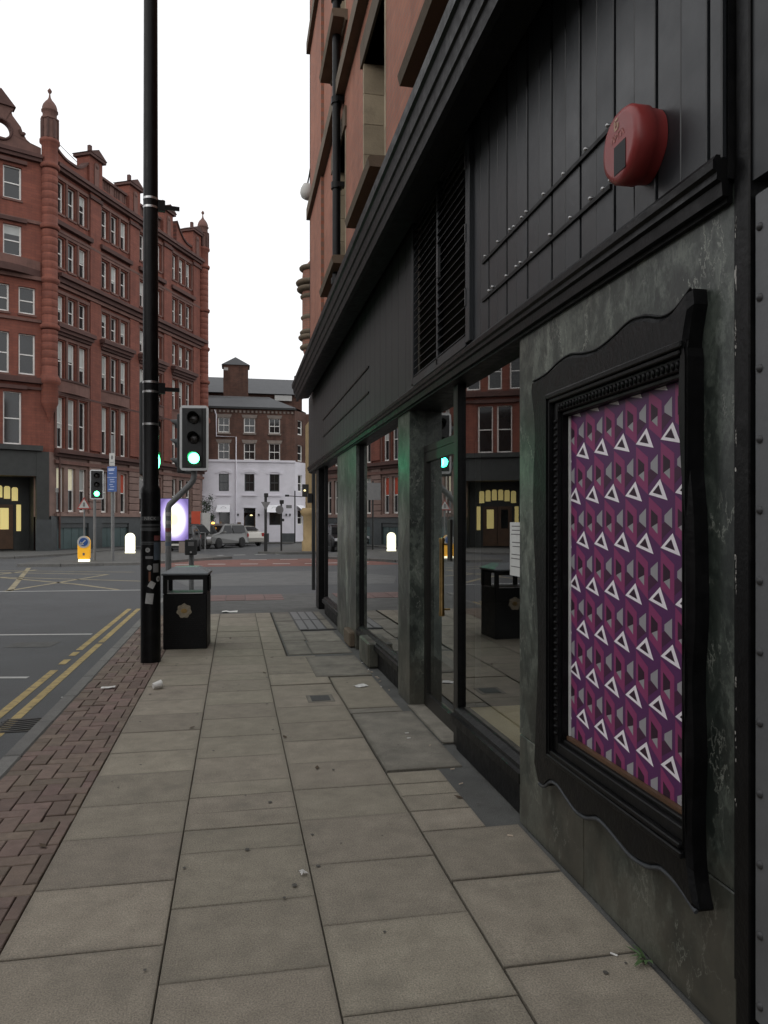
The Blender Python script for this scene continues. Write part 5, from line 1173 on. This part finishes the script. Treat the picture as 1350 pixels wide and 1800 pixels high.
# ---- signs
sgn = thing('sign_post', 'grey post with small white plate and blue sign on the island', 'sign', T(-4.99, 32.87, 0))
MB().tube([(-4.99, 32.9, 0), (-4.99, 32.9, 5.2)], .07, 12).obj('post', M['galv'], sgn)
Mg = T(-4.99, 32.82, 0, R(-22))
bs = MB().box(-.21, .21, -.03, -.012, 2.86, 3.90).obj('blue_panel', M['blue'], sgn, Mg)
box_part('panel_edge', M['blue_pale'], bs, -.21, .21, -.033, -.0302, 3.44, 3.46, Mg)
for k, (a, b, z) in enumerate(((-.16, .10, 3.72), (-.17, .14, 3.80), (-.14, .06, 3.60), (-.1, .1, 3.34), (-.08, .12, 3.25), (-.12, .04, 3.14), (-.08, .10, 3.05), (-.15, .08, 2.94))):
    MB().box(a, b, -.034, -.0302, z, z+(.07 if k == 0 else .03)).obj('text_line', M['blue_pale'], bs, Mg)
wpn = MB().box(-.12, .12, -.03, -.012, 3.93, 4.45).obj('white_plate', M['white_sign'], sgn, Mg)
MB().prism([(.05*math.cos(R(i*30)), 4.27 + .09*math.sin(R(i*30))) for i in range(12)], -.034, -.0302, 'y').obj('plate_symbol', M['ink'], wpn, Mg); box_part('plate_line', M['ink'], wpn, -.08, .08, -.034, -.0302, 4.06, 4.08, Mg)
tri = thing('warning_sign', 'small red bordered triangular warning sign behind the island traffic light', 'sign', T(-6.24, 34.4, 0))
MB().tube([(-6.38, 34.4, 0), (-6.38, 34.4, 2.6)], .035, 10).obj('post', M['galv'], tri)
def tripts(c, z, r): return [(c-r, z), (c+r, z), (c, z+r*1.75)]
MB().prism(tripts(-6.38, 2.16, .30), 34.34, 34.355, 'y').obj('red_border', M['red_sign'], tri); MB().prism(tripts(-6.38, 2.215, .22), 34.332, 34.3395, 'y').obj('white_field', M['white_sign'], tri)
MB().box(-6.42, -6.34, 34.328, 34.3315, 2.27, 2.45).obj('symbol', M['ink'], tri)
# ---- bollards on the island
yb = thing('keep_left_bollard', 'yellow traffic bollard with blue keep left disc', 'bollard', T(-6.05, 32.6, 0))
def bol(par, x, y, mt, top, arch=True):
    pts = [(-.2, .09), (.2, .09), (.24, .16), (.24, .80)] + [(.24*math.cos(R(i*15)), .80 + .24*math.sin(R(i*15))) for i in range(1, 12)] + [(-.24, .80), (-.24, .16)]
    return MB().prism([(x+a, z) for a, z in pts], y-.10, y+.10, 'y').obj('shell', M[mt], par, None, .02)
bol(yb, -6.05, 32.6, 'yellow_glow', None)
box_part('foot', M['white_glow'], yb, -6.25, -5.85, 32.45, 32.75, .0, .085)
MB().prism([(-6.05 + .245*math.cos(R(i*15)), .80 + .245*math.sin(R(i*15))) for i in range(24)], 32.47, 32.4985, 'y').obj('disc_border', M['white_sign'], yb)
MB().prism([(-6.05 + .17*math.cos(R(i*15)), .80 + .17*math.sin(R(i*15))) for i in range(24)], 32.455, 32.4695, 'y').obj('blue_disc', M['blue'], yb)
ar = MB().add([(-.10, 32.45, -.07), (-.07, 32.45, -.10), (.09, 32.45, .06), (.06, 32.45, .09)], [(0, 1, 2, 3)]).add([(-.12, 32.45, -.12), (.02, 32.45, -.12), (-.12, 32.45, .02)], [(0, 1, 2)])
ar.obj('arrow', M['white_sign'], yb, T(-6.05, 0, .80))
box_part('marking', M['ink'], yb, -6.09, -6.01, 32.494, 32.4995, .25, .36)
wb_ = thing('lit_bollard', 'glowing white illuminated bollard at the back of the island', 'bollard', T(-5.38, 41.2, 0)); bol(wb_, -5.38, 41.2, 'white_glow', None)
box_part('foot', M['white_glow'], wb_, -5.62, -5.14, 41.05, 41.35, 0, .085)
# ---- illuminated poster panel
ad = thing('illuminated_panel', 'free standing lit advertising panel glowing white and violet', 'advert panel', T(-3.12, 40.8, 0))
MB().box(-3.87, -2.38, 40.72, 40.92, .60, 2.86).obj('casing', M['signal_black'], ad, None, .03)
def ad_mat():
    m, nt, p = material('lit_advert'); L = nt.links.new
    co = N(nt, 'ShaderNodeTexCoord'); mp = N(nt, 'ShaderNodeMapping'); mp.inputs['Location'].default_value = (-.5, 0, -.5); L(co.outputs['Generated'], mp.inputs[0])
    sx = N(nt, 'ShaderNodeSeparateXYZ'); L(mp.outputs[0], sx.inputs[0])
    a = N(nt, 'ShaderNodeVectorMath', operation='LENGTH'); cb = N(nt, 'ShaderNodeCombineXYZ'); L(sx.outputs[0], cb.inputs[0]); L(sx.outputs[2], cb.inputs[1]); L(cb.outputs[0], a.inputs[0])
    cr = N(nt, 'ShaderNodeValToRGB'); e = cr.color_ramp.elements; e[0].position = .10; e[0].color = (1.3, 1.2, .62, 1); e[1].position = .60; e[1].color = (.10, .06, .26, 1)
    k = e.new(.32); k.color = (1.2, 1.15, 1.2, 1); k = e.new(.46); k.color = (.34, .26, .62, 1)
    L(a.outputs['Value'], cr.inputs[0]); L(cr.outputs[0], p.inputs['Emission Color']); p.inputs['Emission Strength'].default_value = 1.25; p.inputs['Base Color'].default_value = (.1, .1, .1, 1)
    return m
MB().quad((-3.83, 40.715, .64), (-2.42, 40.715, .64), (-2.42, 40.715, 2.82), (-3.83, 40.715, 2.82)).obj('lit_poster', ad_mat(), ad)
for a, b in ((-3.8, -3.35), (-2.9, -2.45)): box_part('leg', M['lintel'], ad, a, b, 40.74, 40.9, 0, .60)
# ---- posts across the junction
for i, (x, y, h_) in enumerate(((1.63, 42.2, 3.1), (2.52, 42.8, 2.75))):
    p_ = thing('signal_pole', ['black pole with inverted triangle sign seen from behind', 'thin dark pole with round sign seen from behind'][i], 'pole', T(x, y, 0), 'poles on the far corner')
    MB().tube([(x, y, 0), (x, y, h_)], [.075 if i == 0 else .05]*2, 10).obj('post', M['signal_black'], p_)
    MB().box(x-.09, x+.14, y-.1, y+.1, h_-.12, h_+.1).obj('head', M['signal_black'], p_, None, .02)
    if i == 0: MB().prism([(x-.26, 2.72), (x+.26, 2.72), (x, 2.27)], y-.11, y-.095, 'y').obj('sign_back', M['sign_back'], p_); MB().box(x-.09, x+.09, y-.09, y+.09, .0, .95).obj('base', M['signal_black'], p_)
    else: MB().prism([(x-.1 + .22*math.cos(R(k*20)), 2.3 + .24*math.sin(R(k*20))) for k in range(18)], y-.11, y-.095, 'y').obj('sign_back', M['sign_back'], p_); MB().box(x+.03, x+.16, y-.07, y+.07, 1.65, 1.8).obj('detector', M['signal_black'], p_)
bp_ = thing('signal_pole', 'black pole with signal box just past the shop corner', 'pole', T(1.81, 17.87, 0))
MB().tube([(1.81, 17.87, 0), (1.81, 17.87, 2.9)], .045, 10).obj('post', M['signal_black'], bp_); MB().box(1.67, 1.77, 17.8, 17.95, 2.06, 2.28).obj('box', M['signal_black'], bp_)
cv = thing('wall_camera', 'dark camera mast with arms standing by the white house corner', 'camera', T(4.3, 58, 0))
MB().tube([(4.45, 58, 0), (4.45, 58, 4.0)], .05, 8).obj('post', M['signal_black'], cv); MB().tube([(3.75, 58, 3.62), (5.0, 58, 3.55)], .03, 6).obj('arm', M['signal_black'], cv); MB().box(3.7, 4.0, 57.9, 58.1, 3.55, 3.7).obj('camera_body', M['signal_black'], cv)
rp_ = thing('short_rail', 'thin grey post with bent top rail beside the parked grey car', 'post', T(-2.1, 42.5, 0)); MB().tube([(-1.55, 40.5, 0), (-1.55, 40.5, 1.05), (-1.8, 40.5, 1.05)], .03, 8).obj('post', M['galv'], rp_)
st_ = thing('street_name_stand', 'dark green notice board on the island behind the lit panel', 'notice board', T(-4.6, 42.5, 0))
MB().tube([(-4.75, 43.5, 0), (-4.75, 43.5, 4.0)], .05, 8).obj('post', M['signal_black'], st_); MB().box(-5.2, -4.3, 43.4, 43.46, 2.9, 3.9).obj('board', M['sign_back'], st_)
red_hut = tag(MB().box(-2.75, -2.2, 49.5, 50.2, 1.3, 2.3).box(-2.2, -1.6, 49.6, 50.2, 0, 2.2).obj('small_kiosk', M['white_sign']), 'pale kiosk with red side panel beyond the lit advert', 'kiosk')
red_hut.data.materials.append(M['orange_sign'])
for i, p in enumerate(red_hut.data.polygons): p.material_index = 1 if i < 6 else 0

# ================================================================ CARS
def car(name, label, M_, paint, kind='hatch', group='cars parked across the junction'):
    """local: +x is the nose; origin on the ground at the middle"""
    t = thing(name, label, 'car', M_, group)
    if kind == 'mpv': prof = [(2.05, .30), (2.10, .55), (2.02, .80), (1.85, .92), (1.15, 1.05), (.45, 1.52), (.1, 1.62), (-1.5, 1.60), (-1.95, 1.42), (-2.10, .95), (-2.12, .45), (-2.05, .28)]
    elif kind == 'saloon': prof = [(2.2, .28), (2.25, .52), (2.15, .74), (1.9, .84), (.95, .95), (.25, 1.38), (-.1, 1.44), (-.9, 1.42), (-1.6, 1.05), (-2.2, .98), (-2.28, .6), (-2.22, .28)]
    else: prof = [(2.0, .30), (2.06, .55), (1.97, .78), (1.75, .88), (1.0, 1.0), (.35, 1.46), (0, 1.55), (-1.2, 1.53), (-1.75, 1.3), (-2.0, .95), (-2.03, .5), (-1.98, .28)]
    W = .86; n = len(prof)
    def half(z): return W if z < .95 else W - (z-.95)*.38
    mb = MB(); secs = [(-1, 0), (-.8, 1), (.8, 1), (1, 0)]
    vs = []
    for s_ in (-1, 1):
        vs += [(x, s_*half(z)*(1.0), z) for x, z in prof]
    fs = [tuple(reversed(range(n))), tuple(range(n, 2*n))] + [(i, (i+1) % n, n+(i+1) % n, n+i) for i in range(n)]
    body = mb.add(vs, fs).obj('body', M[paint], t, M_, .05); fix_normals(body)
    # glasshouse: side windows, windscreen, rear screen laid on the body
    top = max(z for x, z in prof); wsx0 = [x for x, z in prof if z >= 1.35]; xf, xr = max(wsx0), min(wsx0)
    zb, zt = 1.0, top-.12
    cowl = 1.05 if kind == 'mpv' else (.85 if kind == 'saloon' else .92); rear = -1.95 if kind == 'mpv' else (-1.35 if kind == 'saloon' else -1.75)
    for s_ in (-1, 1):
        for (a, b, c_, d) in (((cowl-.12), -.28, xf-.05, -.30), (-.36, rear+.25, -.38, xr+.12)):
            pts = [(a, zb), (b, zb), (d, zt), (c_, zt)]
            MB().add([(x, s_*(half(z)+.006), z) for x, z in pts], [(0, 1, 2, 3)]).obj('side_window', M['car_glass'], t, M_)
        for k, wx in enumerate((1.32, -1.28)):
            ty = MB().lathe([(.20, -.10), (.31, -.10), (.325, -.07), (.325, .07), (.31, .10), (.20, .10)], 20).obj('wheel', M['tyre'], t, M_ @ Matrix.Translation((wx, s_*.80, .325)) @ Matrix.Rotation(R(90), 4, 'X'))
            MB().lathe([(.21, -.105), (.20, -.09), (.05, -.10), (.02, -.105)], 14).obj('rim', M['alloy'], ty, M_ @ Matrix.Translation((wx, s_*.80, .325)) @ Matrix.Rotation(R(-90 if s_ > 0 else 90), 4, 'X'))
            ang = [R(180*i/12) for i in range(13)]
            MB().add([(wx + .39*math.cos(a), s_*(W+.003), .325 + .39*math.sin(a)) for a in ang], [tuple(range(13))]).obj('wheel_arch', M['tyre'], t, M_)
        MB().box(cowl-.30, cowl-.12, s_*(W+.02)-.05*(s_ < 0), s_*(W+.02)+.17*(1 if s_ > 0 else -1), 1.0, 1.14).obj('mirror', M[paint], t, M_, .02)
        fx = prof[1][0]; rx = prof[-2][0]
        MB().box(fx-.22, fx+.0, s_*.46, s_*.80, .62, .78).obj('headlight', M['head_lamp'], t, M_, .02)
        MB().box(rx-.01, rx+.15, s_*.60, s_*.84, .70, .95).obj('tail_light', M['tail'], t, M_, .02)
    fxs = [(cowl, 1.04), (xf+.02, top-.09)]; 
    def screen(p, q, sgn_):
        (xa, za), (xb, zb_) = p, q; dz = .012
        MB().add([(xa+.03*sgn_, -half(za)+.1, za+dz), (xa+.03*sgn_, half(za)-.1, za+dz), (xb+.03*sgn_, half(zb_)-.08, zb_+dz), (xb+.03*sgn_, -half(zb_)+.08, zb_+dz)], [(0, 1, 2, 3)]).obj('windscreen' if sgn_ > 0 else 'rear_screen', M['car_glass'], t, M_)
    i_w = [i for i in range(n) if prof[i][1] > .9 and prof[i+1][1] > 1.3][0]
    screen((prof[i_w][0]-.05, prof[i_w][1]+.04), (prof[i_w+1][0]+.06, prof[i_w+1][1]-.05), 1)
    i_r = [i for i in range(n-1) if prof[i][1] > 1.25 and prof[i+1][1] < 1.15][-1]
    screen((prof[i_r+1][0]+.03, prof[i_r+1][1]+.08), (prof[i_r][0]-.02, prof[i_r][1]-.03), -1)
    box_part('number_plate', M['plate'], t, prof[1][0]+.001, prof[1][0]+.02, -.26, .26, .42, .53, M_); box_part('grille', M['signal_black'], t, prof[1][0]-.08, prof[1][0]+.012, -.42, .42, .56, .68, M_)
    box_part('bumper', M['signal_black'], t, prof[0][0]-.05, prof[0][0]+.06, -.75, .75, .30, .40, M_)
    return t
car('parked_car', 'dark grey estate car parked nearest the lit advertising panel', T(-3.35, 49.6, ZR, R(-152)), 'car_grey', 'mpv')
c2_ = car('parked_car', 'silver people carrier parked nose towards the junction in the middle', T(-1.0, 51.4, ZR, R(-125)), 'car_silver', 'mpv')
car('parked_car', 'pale saloon car seen from behind nearest the pub door', T(.35, 56.5, ZR, R(115)), 'car_white', 'saloon')
car('parked_car', 'black car facing us half hidden behind the lit panel', T(-3.05, 45.0, ZR, R(-95)), 'car_black', 'hatch')
tx = MB().lathe([(.09, 0), (.1, .06), (.05, .12)], 10).obj('roof_light', M['amber_on'], c2_, T(-1.45, 50.9, ZR+1.60))
# ================================================================ SMALL TREE BY THE WHITE HOUSE
tr = thing('small_tree', 'narrow dark evergreen tree against the whitewashed wall', 'tree', T(-2.1, 57, 0))
MB().tube([(-2.1, 57, 0), (-2.08, 57, 1.0), (-2.12, 57.02, 2.0), (-2.1, 57, 3.3)], [.06, .05, .04, .015], 8).obj('trunk', M['bark'], tr)
for k in range(7):
    a = k*2.4; z = 1.2 + k*.28; MB().tube([(-2.1, 57, z), (-2.1 + .3*math.cos(a), 57 + .3*math.sin(a), z+.25)], [.02, .008], 5).obj('limb', M['bark'], tr)
random.seed(5); lf = MB()
clumps = [(random.gauss(0, .16), random.gauss(0, .16), random.uniform(1.2, 3.5)) for _ in range(26)]
for _ in range(1500):
    cx_, cy_, cz_ = random.choice(clumps); r = .46*(1 - abs(cz_-2.2)/2.1) + .06
    p = Vector((-2.1 + cx_*1.3 + random.gauss(0, .11), 57 + cy_*1.3 + random.gauss(0, .11), cz_ + random.gauss(0, .14)))
    u = Vector((random.gauss(0, 1), random.gauss(0, 1), random.gauss(0, .6))).normalized()*.055; v = u.cross(Vector((random.gauss(0, 1), random.gauss(0, 1), random.gauss(0, 1)))).normalized()*.03
    lf.add([p-u, p+v, p+u, p-v], [(0, 1, 2, 3)])
lf.obj('crown', M['leaf'], tr)
# ================================================================ LITTER AND WEEDS
def cup(x, y):
    c_ = thing('paper_cup', 'crushed white paper cup lying on the paving before the lamp column', 'cup', T(x, y, .03, .6))
    Mx = Matrix.Translation((x, y, .038)) @ Matrix.Rotation(.5, 4, 'Z') @ Matrix.Rotation(R(82), 4, 'Y')
    MB().lathe([(.026, -.04), (.037, .035), (.040, .045), (.036, .044), (.034, .034), (.024, -.034)], 16).obj('cup_wall', M['litter'], c_, Mx)
cup(-.74, 7.55)
def paper(name, label, x, y, w_, h_, rz, mt='litter', z=.006):
    random.seed(int(x*1000)+int(y*100)); mb = MB(); n = 4; vs = []
    for i in range(n+1):
        for j in range(n+1): vs.append(((i/n-.5)*w_*random.uniform(.85, 1.1), (j/n-.5)*h_*random.uniform(.85, 1.1), random.uniform(0, .018)))
    mb.add(vs, [(i*(n+1)+j, (i+1)*(n+1)+j, (i+1)*(n+1)+j+1, i*(n+1)+j+1) for i in range(n) for j in range(n)])
    return tag(mb.obj(name, M[mt], None, T(x, y, z, rz)), label, name.replace('_', ' ') if name != 'paper_scrap' else 'litter')
paper('paper_scrap', 'flat white paper scrap on the red block paving near the kerb', -1.20, 7.65, .13, .07, .2)
paper('paper_scrap', 'white paper plate lying where the slabs meet the tarmac', -.10, 13.75, .28, .22, 0)
paper('paper_scrap', 'torn white tissue on the old slab before the pilaster', 1.19, 7.25, .14, .09, .3)
paper('paper_scrap', 'tiny folded white wrapper on the slabs in the foreground', .30, 3.44, .035, .03, .5)
paper('paper_scrap', 'small white scrap in the gutter by the kerb', -1.62, 7.8, .08, .05, .2, z=ZR+.006)
random.seed(21)
LEAF = ['brown dead leaf on the slabs farthest of the two beyond the bin', 'brown dead leaf on the middle slabs level with the paper cup', 'brown dead leaf just right of the centre joint, mid pavement', 'brown dead leaf right of the centre joint, level with the access cover', 'brown dead leaf on the joint between the two left slab rows', 'brown dead leaf at the edge of the red block paving', 'brown dead leaf on the slab nearest the shop window sill', 'brown dead leaf on the slabs to the right of the litter bin']
for i, (x, y) in enumerate(((.42, 9.0), (.30, 8.1), (.36, 5.65), (.52, 4.9), (-.33, 6.05), (-.93, 3.98), (1.27, 4.22), (-.07, 10.6))):
    tag(MB().add([(-.03, 0, 0), (0, -.014, .004), (.034, 0, .008), (0, .016, .003)], [(0, 1, 2, 3)]).obj('dead_leaf', M['dead_leaf'], None, T(x, y, .006, random.uniform(0, 3))), LEAF[i], 'leaf', 'dead leaves on the pavement')
for i in range(16):
    y = random.uniform(2.3, 8.8); x = 1.44 - random.uniform(0, .07) if y < 3.8 or 6.4 < y else random.uniform(1.2, 1.5)
    Mx = Matrix.Translation((x, y, .006)) @ Matrix.Rotation(random.uniform(0, 3), 4, 'Z') @ Matrix.Rotation(R(90), 4, 'Y')
    tag(MB().lathe([(.004, -.014), (.004, .014)], 6).obj('cigarette_butt', M['butt' if i % 3 else 'litter'], None, Mx), 'cigarette butt lying along the foot of the shopfront', 'cigarette butt', 'cigarette butts along the shopfront')
gum = MB()
for i in range(60):
    x, y = random.uniform(-.8, 1.4), 2.2 + random.random()**1.5*9; r = random.uniform(.005, .013)
    gum.add([(x + r*math.cos(R(k*60+i)), y + r*1.2*math.sin(R(k*60+i)), .0065) for k in range(6)], [tuple(range(6))])
tag(gum.obj('gum_spots', M['gum']), 'dark chewing gum spots trodden into the slabs', 'gum', kind='stuff')
wd_ = thing('weed', 'small green weed growing at the foot of the marble pier', 'weed', T(1.47, 2.52, 0))
for k in range(9):
    a = R(100 + k*20 + random.uniform(-8, 8)); l = random.uniform(.04, .10)
    MB().add([(0, 0, .002), (l*.5*math.cos(a)-.008*math.sin(a), l*.5*math.sin(a)+.008*math.cos(a), .018), (l*math.cos(a), l*math.sin(a), random.uniform(.004, .02)), (l*.5*math.cos(a)+.008*math.sin(a), l*.5*math.sin(a)-.008*math.cos(a), .016)], [(0, 1, 2, 3)]).obj('leaf', M['weed'], wd_, T(1.47, 2.52, .004))
